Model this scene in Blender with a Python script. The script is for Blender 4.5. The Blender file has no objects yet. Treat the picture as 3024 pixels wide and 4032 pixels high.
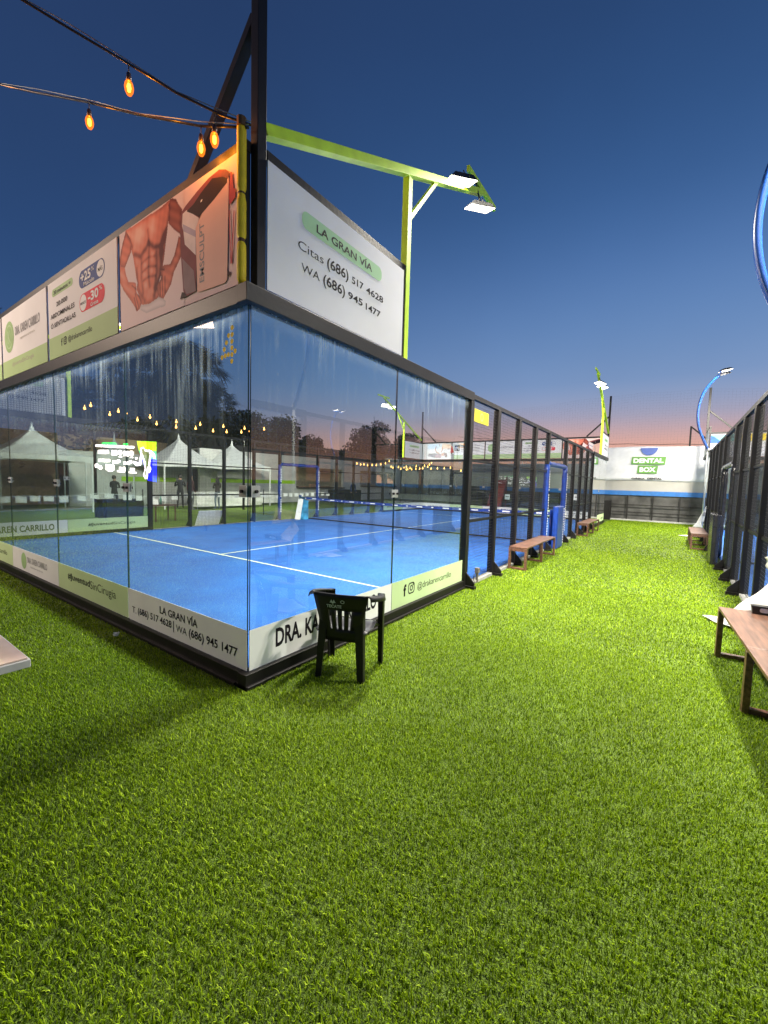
import bpy, bmesh, math, random
import numpy as np
from mathutils import Vector, Matrix
C = bpy.context.scene.collection
sc = bpy.context.scene
R = math.radians
rnd = random.Random(7)

# ------------------------------------------------------------------ camera
def make_camera():
    cam = bpy.data.cameras.new('camera'); o = bpy.data.objects.new('camera', cam); C.objects.link(o)
    yaw, pitch, roll = 0.6091, -0.0727, 0.0277
    f = Vector((-math.sin(yaw)*math.cos(pitch), math.cos(yaw)*math.cos(pitch), math.sin(pitch)))
    r = f.cross(Vector((0, 0, 1))).normalized(); u = r.cross(f)
    r2 = r*math.cos(roll)+u*math.sin(roll); u2 = u*math.cos(roll)-r*math.sin(roll)
    m = Matrix((r2, u2, -f)).transposed().to_4x4(); m.translation = Vector((2.6524, -1.9919, 1.6415))
    o.matrix_world = m
    cam.sensor_fit = 'VERTICAL'; cam.sensor_height = 36.0; cam.lens = 1625.8/4032*36.0
    cam.clip_start = 0.05; cam.clip_end = 1000
    sc.camera = o
make_camera()

# ------------------------------------------------------------------ dusk sky
SKY = 1.0
def make_world():
    w = bpy.data.worlds.new('World'); sc.world = w; w.use_nodes = True
    nt = w.node_tree; nt.nodes.clear(); N = nt.nodes.new; L = nt.links.new
    tc = N('ShaderNodeTexCoord'); nrm = N('ShaderNodeVectorMath'); nrm.operation = 'NORMALIZE'
    L(tc.outputs['Generated'], nrm.inputs[0])
    sep = N('ShaderNodeSeparateXYZ'); L(nrm.outputs[0], sep.inputs[0])
    def ramp(stops):
        r = N('ShaderNodeValToRGB'); r.color_ramp.interpolation = 'B_SPLINE'
        e = r.color_ramp.elements
        while len(e) > 1: e.remove(e[-1])
        e[0].position = stops[0][0]; e[0].color = (*lin(stops[0][1]), 1)
        for p_, c_ in stops[1:]:
            q = e.new(p_); q.color = (*lin(c_), 1)
        L(sep.outputs[2], r.inputs[0]); return r
    west = ramp([(0.0, (246, 166, 120)), (0.055, (244, 172, 142)), (0.10, (216, 168, 158)), (0.15, (156, 160, 186)), (0.22, (116, 149, 194)),
                 (0.38, (82, 119, 173)), (0.52, (50, 88, 140)), (0.70, (38, 67, 112)), (1.0, (32, 50, 88))])
    east = ramp([(0.0, (112, 102, 106)), (0.06, (92, 98, 120)), (0.14, (66, 92, 134)), (0.27, (50, 82, 130)),
                 (0.40, (42, 72, 118)), (0.62, (38, 62, 104)), (1.0, (32, 50, 88))])
    hz = N('ShaderNodeVectorMath'); hz.operation = 'MULTIPLY'; L(nrm.outputs[0], hz.inputs[0]); hz.inputs[1].default_value = (1, 1, 0)
    hn = N('ShaderNodeVectorMath'); hn.operation = 'NORMALIZE'; L(hz.outputs[0], hn.inputs[0])
    dt = N('ShaderNodeVectorMath'); dt.operation = 'DOT_PRODUCT'; L(hn.outputs[0], dt.inputs[0])
    dt.inputs[1].default_value = (math.sin(R(22)), math.cos(R(22)), 0)
    mr = N('ShaderNodeMapRange'); mr.interpolation_type = 'SMOOTHSTEP'; L(dt.outputs['Value'], mr.inputs[0])
    mr.inputs[1].default_value = -0.15; mr.inputs[2].default_value = 0.92
    mx = N('ShaderNodeMixRGB'); L(mr.outputs[0], mx.inputs[0]); L(east.outputs[0], mx.inputs[1]); L(west.outputs[0], mx.inputs[2])
    wn = N('ShaderNodeTexNoise'); wn.inputs['Scale'].default_value = 1.6; wn.inputs['Detail'].default_value = 4; L(nrm.outputs[0], wn.inputs['Vector'])
    wm = N('ShaderNodeMapRange'); L(wn.outputs['Fac'], wm.inputs[0]); wm.inputs[1].default_value = .3; wm.inputs[2].default_value = .7; wm.inputs[3].default_value = .93; wm.inputs[4].default_value = 1.07
    ws = N('ShaderNodeVectorMath'); ws.operation = 'SCALE'; L(mx.outputs[0], ws.inputs[0]); L(wm.outputs[0], ws.inputs['Scale'])
    bg = N('ShaderNodeBackground'); L(ws.outputs[0], bg.inputs[0]); bg.inputs[1].default_value = SKY
    sky = N('ShaderNodeTexSky'); sky.sky_type = 'NISHITA'; sky.sun_disc = False
    sky.sun_elevation = R(-3); sky.sun_rotation = R(22)
    bg2 = N('ShaderNodeBackground'); L(sky.outputs[0], bg2.inputs[0]); bg2.inputs[1].default_value = 0.05
    ad = N('ShaderNodeAddShader'); L(bg.outputs[0], ad.inputs[0]); L(bg2.outputs[0], ad.inputs[1])
    out = N('ShaderNodeOutputWorld'); L(ad.outputs[0], out.inputs[0])
def lin(c):
    return tuple(((v/255)/12.92 if v/255 <= 0.04045 else ((v/255+0.055)/1.055)**2.4) for v in c)
make_world()

sc.view_settings.view_transform = 'Standard'; sc.view_settings.look = 'None'
sc.view_settings.exposure = 0.0; sc.view_settings.gamma = 1.0
sc.render.engine = 'CYCLES'
cy = sc.cycles
cy.use_denoising = True; cy.max_bounces = 6; cy.diffuse_bounces = 2; cy.glossy_bounces = 3; cy.transmission_bounces = 4
cy.transparent_max_bounces = 40; cy.sample_clamp_indirect = 4.0; cy.sample_clamp_direct = 7.0; cy.caustics_reflective = False; cy.caustics_refractive = False
cy.use_adaptive_sampling = True; cy.adaptive_threshold = 0.02

FLOOD = 3900.0    # radiance of a blue arc lamp's lens
FLOOD_OWN = 1000.0 # radiance of a lime mast's larger lens

# ------------------------------------------------------------------ materials
MATS = {}
def mat(name, col, rough=0.6, metal=0.0, var=0.12, scale=6.0, bump=0.0, emis=None, estr=0.0, spec=0.5, coat=0.0, bscale=None):
    if name in MATS: return MATS[name]
    m = bpy.data.materials.new(name); m.use_nodes = True; nt = m.node_tree; b = nt.nodes['Principled BSDF']
    N = nt.nodes.new; L = nt.links.new
    b.inputs['Roughness'].default_value = rough; b.inputs['Metallic'].default_value = metal
    if 'print' in name or 'sign' in name or 'film' in name or 'block' in name or name.startswith('m_'): rough, spec = max(rough, .65), .12
    b.inputs['Roughness'].default_value = rough
    b.inputs['Specular IOR Level'].default_value = spec; b.inputs['Coat Weight'].default_value = coat
    tc = N('ShaderNodeTexCoord'); nz = N('ShaderNodeTexNoise'); nz.inputs['Scale'].default_value = scale; nz.inputs['Detail'].default_value = 5
    L(tc.outputs['Object'], nz.inputs['Vector'])
    mp = N('ShaderNodeMapRange'); L(nz.outputs['Fac'], mp.inputs[0]); mp.inputs[1].default_value = 0.3; mp.inputs[2].default_value = 0.7
    mp.inputs[3].default_value = 1-var; mp.inputs[4].default_value = 1+var
    h = N('ShaderNodeVectorMath'); h.operation = 'SCALE'; h.inputs[0].default_value = col[:3]; L(mp.outputs[0], h.inputs['Scale'])
    L(h.outputs[0], b.inputs['Base Color'])
    if bump > 0:
        n2 = N('ShaderNodeTexNoise'); n2.inputs['Scale'].default_value = bscale or scale*8; n2.inputs['Detail'].default_value = 4
        L(tc.outputs['Object'], n2.inputs['Vector'])
        bp = N('ShaderNodeBump'); bp.inputs['Strength'].default_value = bump; bp.inputs['Distance'].default_value = 0.02
        L(n2.outputs['Fac'], bp.inputs['Height']); L(bp.outputs[0], b.inputs['Normal'])
    if emis:
        b.inputs['Emission Color'].default_value = (*emis, 1); b.inputs['Emission Strength'].default_value = estr
    MATS[name] = m; return m

def ink(name, rgb):            # flat printed ink given as sRGB bytes of the print itself
    return mat('ink_'+name, lin(rgb), rough=0.7, var=0.03, scale=3)
BLACK = mat('black_steel', (0.0065, 0.0055, 0.0055), rough=0.5, var=0.35, scale=4, bump=0.05, spec=.3)
CURB = mat('curb_concrete', (0.34, 0.34, 0.32), rough=0.8, var=0.2, scale=5, bump=0.3)
WIRE = mat('black_wire', (0.02, 0.02, 0.02), rough=0.45)
LIME = mat('lime_paint', (0.52, 0.76, 0.02), rough=0.45, var=0.12, scale=7)
BLUEP = mat('blue_pipe_paint', (0.003, 0.035, 0.18), rough=0.32, var=0.15, scale=4)
BLUEPAD = mat('blue_vinyl_padding', (0.007, 0.036, 0.23), rough=0.35, var=0.25, scale=9, bump=0.35, bscale=16)
BLACKPAD = mat('black_vinyl_padding', (0.015, 0.015, 0.017), rough=0.25, var=0.2, scale=9, bump=0.4, bscale=14)
GALV = mat('galvanised_steel', (0.42, 0.44, 0.45), rough=0.4, metal=0.7, var=0.2, scale=10)
PLATE = mat('brushed_plate', (0.36, 0.36, 0.35), rough=0.5, metal=0.35, var=0.12, scale=10)
SIGNW = mat('white_sign_vinyl', (0.78, 0.77, 0.78), rough=0.42, var=0.05, scale=1.5)
BANW = mat('white_glass_film', (0.74, 0.75, 0.74), rough=0.3, var=0.05, scale=2)
BANG = mat('pale_green_film', (0.52, 0.66, 0.36), rough=0.3, var=0.05, scale=2)
SGREEN = mat('sage_green_print', (0.44, 0.60, 0.30), rough=0.4, var=0.04, scale=2)
PILL = mat('mint_pill_print', (0.42, 0.68, 0.38), rough=0.4, var=0.03)
TXT = mat('black_print', (0.012, 0.010, 0.014), rough=0.4, var=0.05)
GREYT = mat('grey_print', (0.30, 0.30, 0.31), rough=0.5, var=0.05)
WHITET = mat('white_print', (0.82, 0.82, 0.82), rough=0.5, var=0.03)
YELLOW = mat('yellow_foam', (0.80, 0.58, 0.01), rough=0.55, var=0.12, scale=12, bump=0.3)
WALLW = mat('white_render', (0.55, 0.55, 0.53), rough=0.8, var=0.12, scale=1.2, bump=0.2)
TENTW = mat('white_tent_canvas', (0.66, 0.68, 0.68), rough=0.6, var=0.08, scale=1.3)
CLOTHW = mat('white_cloth', (0.72, 0.72, 0.70), rough=0.7, var=0.08, scale=5, bump=0.3)
BLOCK = mat('grey_block_wall', (0.40, 0.39, 0.36), rough=0.85, var=0.12, scale=1.2, bump=0.3)
DARKBLOCK = mat('dark_block_wall', (0.075, 0.075, 0.073), rough=0.9, var=0.4, scale=2.2, bump=0.4)
PAVE = mat('paving', (0.22, 0.21, 0.19), rough=0.9, var=0.2, scale=3, bump=0.2)
BARK = mat('bark', (0.06, 0.045, 0.03), rough=0.9, var=0.3, scale=8, bump=0.5)

def wood():
    m = bpy.data.materials.new('brown_varnished_wood'); m.use_nodes = True; nt = m.node_tree; b = nt.nodes['Principled BSDF']
    N = nt.nodes.new; L = nt.links.new; tc = N('ShaderNodeTexCoord'); mp = N('ShaderNodeMapping'); mp.inputs['Scale'].default_value = (22, 2.2, 22)
    L(tc.outputs['Object'], mp.inputs[0]); nz = N('ShaderNodeTexNoise'); nz.inputs['Scale'].default_value = 1.6; nz.inputs['Detail'].default_value = 7
    L(mp.outputs[0], nz.inputs['Vector']); r = N('ShaderNodeValToRGB'); L(nz.outputs['Fac'], r.inputs[0])
    r.color_ramp.elements[0].position = 0.3; r.color_ramp.elements[0].color = (0.05, 0.022, 0.013, 1)
    r.color_ramp.elements[1].position = 0.72; r.color_ramp.elements[1].color = (0.165, 0.082, 0.052, 1)
    L(r.outputs[0], b.inputs['Base Color']); b.inputs['Roughness'].default_value = 0.42
    bp = N('ShaderNodeBump'); bp.inputs['Strength'].default_value = 0.25; bp.inputs['Distance'].default_value = 0.004
    L(nz.outputs['Fac'], bp.inputs['Height']); L(bp.outputs[0], b.inputs['Normal']); return m
WOOD = wood()

def glass_mat(name, dirt=1.0, top=2.92):
    m = bpy.data.materials.new(name); m.use_nodes = True; nt = m.node_tree; nt.nodes.clear(); N = nt.nodes.new; L = nt.links.new
    geo = N('ShaderNodeNewGeometry'); fr = N('ShaderNodeFresnel'); fr.inputs[0].default_value = 1.52
    mul = N('ShaderNodeMath'); mul.operation = 'MULTIPLY'; L(fr.outputs[0], mul.inputs[0]); mul.inputs[1].default_value = 2.15
    inv = N('ShaderNodeMath'); inv.operation = 'SUBTRACT'; inv.inputs[0].default_value = 1.0; L(geo.outputs['Backfacing'], inv.inputs[1])
    m2 = N('ShaderNodeMath'); m2.operation = 'MULTIPLY'; m2.use_clamp = True; L(mul.outputs[0], m2.inputs[0]); L(inv.outputs[0], m2.inputs[1])
    tr = N('ShaderNodeBsdfTransparent'); tr.inputs[0].default_value = (0.90, 0.955, 0.94, 1)
    gl = N('ShaderNodeBsdfGlossy'); gl.inputs['Roughness'].default_value = 0.0; gl.inputs[0].default_value = (1, 1, 1, 1)
    mx = N('ShaderNodeMixShader'); L(m2.outputs[0], mx.inputs[0]); L(tr.outputs[0], mx.inputs[1]); L(gl.outputs[0], mx.inputs[2])
    # dried run-off streaks and splashes, thickest under the top rail
    tc = N('ShaderNodeNewGeometry'); sep = N('ShaderNodeSeparateXYZ'); L(tc.outputs['Position'], sep.inputs[0])
    mp = N('ShaderNodeMapping'); mp.inputs['Scale'].default_value = (17, 17, .8); L(tc.outputs['Position'], mp.inputs[0])
    nz = N('ShaderNodeTexNoise'); nz.inputs['Scale'].default_value = 1.0; nz.inputs['Detail'].default_value = 6; nz.inputs['Roughness'].default_value = 0.65
    L(mp.outputs[0], nz.inputs['Vector'])
    s1 = N('ShaderNodeMapRange'); L(nz.outputs['Fac'], s1.inputs[0]); s1.inputs[1].default_value = 0.47; s1.inputs[2].default_value = 0.75
    gr = N('ShaderNodeMapRange'); L(sep.outputs[2], gr.inputs[0]); gr.inputs[1].default_value = top-1.3; gr.inputs[2].default_value = top
    pw = N('ShaderNodeMath'); pw.operation = 'POWER'; L(gr.outputs[0], pw.inputs[0]); pw.inputs[1].default_value = 2.3
    nl = N('ShaderNodeTexNoise'); nl.inputs['Scale'].default_value = 1.7; nl.inputs['Detail'].default_value = 3; L(tc.outputs['Position'], nl.inputs['Vector'])
    sl = N('ShaderNodeMapRange'); L(nl.outputs['Fac'], sl.inputs[0]); sl.inputs[1].default_value = .42; sl.inputs[2].default_value = .66; sl.inputs[3].default_value = .05; sl.inputs[4].default_value = 1.7
    s0 = N('ShaderNodeMath'); s0.operation = 'MULTIPLY'; L(s1.outputs[0], s0.inputs[0]); L(sl.outputs[0], s0.inputs[1])
    st = N('ShaderNodeMath'); st.operation = 'MULTIPLY'; L(s0.outputs[0], st.inputs[0]); L(pw.outputs[0], st.inputs[1])
    gr2 = N('ShaderNodeMapRange'); L(sep.outputs[2], gr2.inputs[0]); gr2.inputs[1].default_value = top-0.14; gr2.inputs[2].default_value = top
    nb = N('ShaderNodeTexNoise'); nb.inputs['Scale'].default_value = 9; nb.inputs['Detail'].default_value = 4; L(tc.outputs['Position'], nb.inputs['Vector'])
    m5 = N('ShaderNodeMath'); m5.operation = 'MULTIPLY'; L(gr2.outputs[0], m5.inputs[0]); L(nb.outputs['Fac'], m5.inputs[1])
    vo = N('ShaderNodeTexVoronoi'); vo.inputs['Scale'].default_value = 7; L(tc.outputs['Position'], vo.inputs['Vector'])
    n3 = N('ShaderNodeTexNoise'); n3.inputs['Scale'].default_value = 2.3; L(tc.outputs['Position'], n3.inputs['Vector'])
    s3 = N('ShaderNodeMapRange'); L(vo.outputs['Distance'], s3.inputs[0]); s3.inputs[1].default_value = 0.09; s3.inputs[2].default_value = 0.05
    s4 = N('ShaderNodeMapRange'); L(n3.outputs['Fac'], s4.inputs[0]); s4.inputs[1].default_value = 0.56; s4.inputs[2].default_value = 0.68
    sp = N('ShaderNodeMath'); sp.operation = 'MULTIPLY'; L(s3.outputs[0], sp.inputs[0]); L(s4.outputs[0], sp.inputs[1])
    sp2 = N('ShaderNodeMath'); sp2.operation = 'MULTIPLY'; L(sp.outputs[0], sp2.inputs[0]); sp2.inputs[1].default_value = 0.35
    a1 = N('ShaderNodeMath'); a1.operation = 'ADD'; L(st.outputs[0], a1.inputs[0]); L(m5.outputs[0], a1.inputs[1])
    a2 = N('ShaderNodeMath'); a2.operation = 'ADD'; L(a1.outputs[0], a2.inputs[0]); L(sp2.outputs[0], a2.inputs[1])
    a3 = N('ShaderNodeMath'); a3.operation = 'MULTIPLY_ADD'; L(a2.outputs[0], a3.inputs[0]); a3.inputs[1].default_value = 0.50*dirt; a3.inputs[2].default_value = 0.012*dirt
    a4 = N('ShaderNodeMath'); a4.operation = 'MULTIPLY'; a4.use_clamp = True; L(a3.outputs[0], a4.inputs[0]); L(inv.outputs[0], a4.inputs[1])
    df = N('ShaderNodeBsdfDiffuse'); df.inputs[0].default_value = (0.75, 0.85, 0.85, 1)
    tl = N('ShaderNodeBsdfTranslucent'); tl.inputs[0].default_value = (0.75, 0.85, 0.85, 1)
    ds = N('ShaderNodeMixShader'); ds.inputs[0].default_value = 0.6; L(df.outputs[0], ds.inputs[1]); L(tl.outputs[0], ds.inputs[2])
    fin = N('ShaderNodeMixShader'); L(a4.outputs[0], fin.inputs[0]); L(mx.outputs[0], fin.inputs[1]); L(ds.outputs[0], fin.inputs[2])
    out = N('ShaderNodeOutputMaterial'); L(fin.outputs[0], out.inputs[0]); return m
GLASS = glass_mat('dusty_court_glass')
EDGE = mat('glass_edge', (0.012, 0.035, 0.034), rough=0.15, var=0.1)

# ------------------------------------------------------------------ mesh helpers
class MB:
    def __init__(s): s.v = []; s.f = []; s.m = []
    def face(s, pts, mi=0):
        i = len(s.v); s.v += [tuple(p) for p in pts]; s.f.append(tuple(range(i, i+len(pts)))); s.m.append(mi)
    def box(s, x0, x1, y0, y1, z0, z1, mi=0):
        i = len(s.v); s.v += [(x0,y0,z0),(x1,y0,z0),(x1,y1,z0),(x0,y1,z0),(x0,y0,z1),(x1,y0,z1),(x1,y1,z1),(x0,y1,z1)]
        for f in ((0,3,2,1),(4,5,6,7),(0,1,5,4),(1,2,6,5),(2,3,7,6),(3,0,4,7)):
            s.f.append(tuple(i+k for k in f)); s.m.append(mi)
    def beam(s, a, b, w, h=None, up=(0,0,1), mi=0, w2=None, h2=None):      # rectangular bar from a to b
        a = Vector(a); b = Vector(b); h = h or w; w2 = w2 or w; h2 = h2 or h
        d = (b-a).normalized(); u = Vector(up)
        if abs(d.dot(u)) > 0.98: u = Vector((0, 1, 0))
        r = d.cross(u).normalized(); u = r.cross(d)
        i = len(s.v)
        for p, ww, hh in ((a, w, h), (b, w2, h2)):
            for sx, sy in ((-1,-1),(1,-1),(1,1),(-1,1)): s.v.append(tuple(p + r*sx*ww/2 + u*sy*hh/2))
        for f in ((0,3,2,1),(4,5,6,7),(0,1,5,4),(1,2,6,5),(2,3,7,6),(3,0,4,7)):
            s.f.append(tuple(i+k for k in f)); s.m.append(mi)
    def tube(s, pts, r, n=8, caps=True, mi=0):
        pts = [Vector(p) for p in pts]; rs = r if isinstance(r, (list, tuple)) else [r]*len(pts)
        base = len(s.v); prev = None
        for k, p in enumerate(pts):
            d = (pts[min(k+1, len(pts)-1)]-pts[max(k-1, 0)]).normalized()
            if prev is None:
                u = Vector((0,0,1)) if abs(d.z) < 0.9 else Vector((1,0,0)); u = (u-d*u.dot(d)).normalized()
            else: u = (prev-d*prev.dot(d)).normalized()
            prev = u; w = d.cross(u)
            for j in range(n):
                t = 2*math.pi*j/n; s.v.append(tuple(p+(u*math.cos(t)+w*math.sin(t))*rs[k]))
        for k in range(len(pts)-1):
            for j in range(n):
                a = base+k*n+j; b = base+k*n+(j+1) % n; s.f.append((a, b, b+n, a+n)); s.m.append(mi)
        if caps:
            s.f.append(tuple(base+j for j in reversed(range(n)))); s.m.append(mi)
            s.f.append(tuple(base+(len(pts)-1)*n+j for j in range(n))); s.m.append(mi)
    def prism(s, poly, axis, lo, hi, mi=0):       # poly in the two other axes, extruded along axis
        def P(a, b, c): return {0: (c, a, b), 1: (a, c, b), 2: (a, b, c)}[axis]
        i = len(s.v); n = len(poly)
        s.v += [P(a, b, lo) for a, b in poly]+[P(a, b, hi) for a, b in poly]
        s.f.append(tuple(i+k for k in reversed(range(n)))); s.m.append(mi)
        s.f.append(tuple(i+n+k for k in range(n))); s.m.append(mi)
        for k in range(n):
            j = (k+1) % n; s.f.append((i+k, i+j, i+n+j, i+n+k)); s.m.append(mi)
    def lathe(s, prof, cx, cy, n=16, mi=0):
        i = len(s.v)
        for r_, z in prof:
            for k in range(n):
                t = 2*math.pi*k/n; s.v.append((cx+r_*math.cos(t), cy+r_*math.sin(t), z))
        for a in range(len(prof)-1):
            for k in range(n):
                p = i+a*n+k; q = i+a*n+(k+1) % n; s.f.append((p, q, q+n, p+n)); s.m.append(mi)
    def build(s, name, mats, parent=None, smooth=False, bevel=0.0, fix=True):
        me = bpy.data.meshes.new(name); me.from_pydata(s.v, [], s.f)
        for m_ in (mats if isinstance(mats, (list, tuple)) else [mats]): me.materials.append(m_)
        if len(set(s.m)) > 1: me.polygons.foreach_set('material_index', s.m)
        if smooth: me.polygons.foreach_set('use_smooth', [True]*len(me.polygons))
        me.update()
        if fix and len(s.f) < 4000:
            bm = bmesh.new(); bm.from_mesh(me); bmesh.ops.recalc_face_normals(bm, faces=bm.faces); bm.to_mesh(me); bm.free()
        o = bpy.data.objects.new(name, me); C.objects.link(o)
        if bevel > 0:
            b = o.modifiers.new('bevel', 'BEVEL'); b.width = bevel; b.segments = 2; b.limit_method = 'ANGLE'
        if parent is not None: o.parent = parent
        return o

def tag(o, label=None, cat=None, group=None, kind=None):
    if label: o['label'] = label
    if cat: o['category'] = cat
    if group: o['group'] = group
    if kind: o['kind'] = kind
    return o
def empty(name, label, cat, group=None):
    o = bpy.data.objects.new(name, None); C.objects.link(o); o.empty_display_size = 0.1; return tag(o, label, cat, group)
def copy_tree(o, parent=None):
    c = o.copy(); C.objects.link(c); c.parent = parent
    for ch in list(o.children): copy_tree(ch, c)
    return c

# frames of flat things: point = o + r*u + (0,0,1)*v + n*depth
class Frame:
    def __init__(s, o, r, n): s.o = Vector(o); s.r = Vector(r); s.n = Vector(n); s.u = Vector((0, 0, 1))
    def p(s, u, v, d=0.0): return s.o+s.r*u+s.u*v+s.n*d
def flat_poly(mb, fr, pts, d, mi=0):
    P = [fr.p(u, v, d) for u, v in pts]
    area = sum(pts[i][0]*pts[(i+1) % len(pts)][1]-pts[(i+1) % len(pts)][0]*pts[i][1] for i in range(len(pts)))
    sgn = fr.r.cross(fr.u).dot(fr.n)
    if area*sgn < 0: P.reverse()
    mb.face(P, mi)
def rrect(u0, v0, u1, v1, r=None, n=8):
    r = min(r if r is not None else 1e9, (u1-u0)/2, (v1-v0)/2); out = []
    for cx, cy_, a0 in ((u1-r, v0+r, -90), (u1-r, v1-r, 0), (u0+r, v1-r, 90), (u0+r, v0+r, 180)):
        for k in range(n+1):
            t = R(a0+90*k/n); out.append((cx+r*math.cos(t), cy_+r*math.sin(t)))
    return out
def ellipse(cu, cv, ru, rv, n=28): return [(cu+ru*math.cos(2*math.pi*k/n), cv+rv*math.sin(2*math.pi*k/n)) for k in range(n)]
TEXTC = {}
def text_mesh(s, bold, res=3):
    k = (s, bold)
    if k in TEXTC: return TEXTC[k]
    cu = bpy.data.curves.new('t', 'FONT'); cu.body = s; cu.size = 1.0; cu.offset = bold; cu.resolution_u = res
    o = bpy.data.objects.new('t', cu); C.objects.link(o); dg = bpy.context.evaluated_depsgraph_get(); dg.update()
    me = bpy.data.meshes.new_from_object(o.evaluated_get(dg)); V = [tuple(v.co) for v in me.vertices]; F = [tuple(p.vertices) for p in me.polygons]
    bpy.data.objects.remove(o); bpy.data.curves.remove(cu); bpy.data.meshes.remove(me)
    TEXTC[k] = (V, F); return V, F
def text(mb, fr, s, u0, v0, u1, v1, d, bold=0.0, mi=0, rot=False, cap=None):
    V, F = text_mesh(s, bold)
    xs = [v[0] for v in V]; ys = [v[1] for v in V]; x0, x1, y0, y1 = min(xs), max(xs), min(ys), max(ys)
    i = len(mb.v)
    for v in V:
        a = (v[0]-x0)/(x1-x0); b = (v[1]-y0)/(y1-y0)
        if rot: a, b = 1-b, a
        mb.v.append(tuple(fr.p(u0+(u1-u0)*a, v0+(v1-v0)*b, d)))
    flip = fr.r.cross(fr.u).dot(fr.n) < 0
    for f in F:
        g = tuple(i+k for k in f); mb.f.append(tuple(reversed(g)) if flip else g); mb.m.append(mi)
def words(parent, name, m_, fr, d, items):
    for it in items:
        b = MB(); text(b, fr, it[0], *it[1], d, it[2]); b.build(name, m_, parent, fix=False)
def ring(mb, fr, outer, inner, d, mi=0):
    n = len(outer)
    for k in range(n):
        j = (k+1) % n; flat_poly(mb, fr, [outer[k], outer[j], inner[j], inner[k]], d, mi)
def insta(mb, fr, u0, v0, u1, v1, d, t=0.012, mi=0):
    ring(mb, fr, rrect(u0, v0, u1, v1, (u1-u0)*.28), rrect(u0+t, v0+t, u1-t, v1-t, (u1-u0)*.28-t*.6), d, mi)
    cu, cv, r = (u0+u1)/2, (v0+v1)/2, (u1-u0)*.24
    ring(mb, fr, ellipse(cu, cv, r, r), ellipse(cu, cv, r-t, r-t), d, mi)
    flat_poly(mb, fr, ellipse(u1-(u1-u0)*.24, v1-(v1-v0)*.24, t*.8, t*.8, 10), d, mi)

# ------------------------------------------------------------------ setting: ground, courts
def ground_mat():
    m = bpy.data.materials.new('artificial_turf_base'); m.use_nodes = True; nt = m.node_tree; b = nt.nodes['Principled BSDF']
    N = nt.nodes.new; L = nt.links.new; tc = N('ShaderNodeTexCoord')
    n1 = N('ShaderNodeTexNoise'); n1.inputs['Scale'].default_value = 120; n1.inputs['Detail'].default_value = 4; L(tc.outputs['Object'], n1.inputs['Vector'])
    n2 = N('ShaderNodeTexNoise'); n2.inputs['Scale'].default_value = 1.1; n2.inputs['Detail'].default_value = 4; L(tc.outputs['Object'], n2.inputs['Vector'])
    r = N('ShaderNodeValToRGB'); L(n1.outputs['Fac'], r.inputs[0])
    r.color_ramp.elements[0].position = 0.35; r.color_ramp.elements[0].color = (0.02, 0.045, 0.002, 1)
    r.color_ramp.elements[1].position = 0.7; r.color_ramp.elements[1].color = (0.19, 0.31, 0.008, 1)
    mr = N('ShaderNodeMapRange'); L(n2.outputs['Fac'], mr.inputs[0]); mr.inputs[1].default_value = .3; mr.inputs[2].default_value = .7; mr.inputs[3].default_value = .8; mr.inputs[4].default_value = 1.15
    h = N('ShaderNodeVectorMath'); h.operation = 'SCALE'; L(r.outputs[0], h.inputs[0]); L(mr.outputs[0], h.inputs['Scale'])
    L(h.outputs[0], b.inputs['Base Color']); b.inputs['Roughness'].default_value = 0.75
    bp = N('ShaderNodeBump'); bp.inputs['Strength'].default_value = 0.9; bp.inputs['Distance'].default_value = 0.03
    L(n1.outputs['Fac'], bp.inputs['Height']); L(bp.outputs[0], b.inputs['Normal']); return m
def court_mat():
    m = bpy.data.materials.new('blue_court_turf'); m.use_nodes = True; nt = m.node_tree; b = nt.nodes['Principled BSDF']
    N = nt.nodes.new; L = nt.links.new; tc = N('ShaderNodeTexCoord')
    n1 = N('ShaderNodeTexNoise'); n1.inputs['Scale'].default_value = 240; n1.inputs['Detail'].default_value = 3; L(tc.outputs['Object'], n1.inputs['Vector'])
    n2 = N('ShaderNodeTexNoise'); n2.inputs['Scale'].default_value = 1.6; n2.inputs['Detail'].default_value = 6; L(tc.outputs['Object'], n2.inputs['Vector'])
    r = N('ShaderNodeValToRGB'); L(n2.outputs['Fac'], r.inputs[0])
    r.color_ramp.elements[0].position = 0.3; r.color_ramp.elements[0].color = (0.003, 0.072, 0.34, 1)
    r.color_ramp.elements[1].position = 0.75; r.color_ramp.elements[1].color = (0.010, 0.122, 0.46, 1)
    mr = N('ShaderNodeMapRange'); L(n1.outputs['Fac'], mr.inputs[0]); mr.inputs[1].default_value = .3; mr.inputs[2].default_value = .7; mr.inputs[3].default_value = .8; mr.inputs[4].default_value = 1.2
    h = N('ShaderNodeVectorMath'); h.operation = 'SCALE'; L(r.outputs[0], h.inputs[0]); L(mr.outputs[0], h.inputs['Scale'])
    ns = N('ShaderNodeTexNoise'); ns.inputs['Scale'].default_value = .55; ns.inputs['Detail'].default_value = 9; ns.inputs['Roughness'].default_value = .7; L(tc.outputs['Object'], ns.inputs['Vector'])
    ms = N('ShaderNodeMapRange'); L(ns.outputs['Fac'], ms.inputs[0]); ms.inputs[1].default_value = .56; ms.inputs[2].default_value = .78; ms.inputs[4].default_value = .35
    mxs = N('ShaderNodeMixRGB'); L(ms.outputs[0], mxs.inputs[0]); L(h.outputs[0], mxs.inputs[1]); mxs.inputs[2].default_value = (0.10, 0.25, 0.50, 1)
    L(mxs.outputs[0], b.inputs['Base Color']); b.inputs['Roughness'].default_value = 0.8
    bp = N('ShaderNodeBump'); bp.inputs['Strength'].default_value = 0.5; bp.inputs['Distance'].default_value = 0.006
    L(n1.outputs['Fac'], bp.inputs['Height']); L(bp.outputs[0], b.inputs['Normal']); return m
TURF = ground_mat(); COURT = court_mat()
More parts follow.
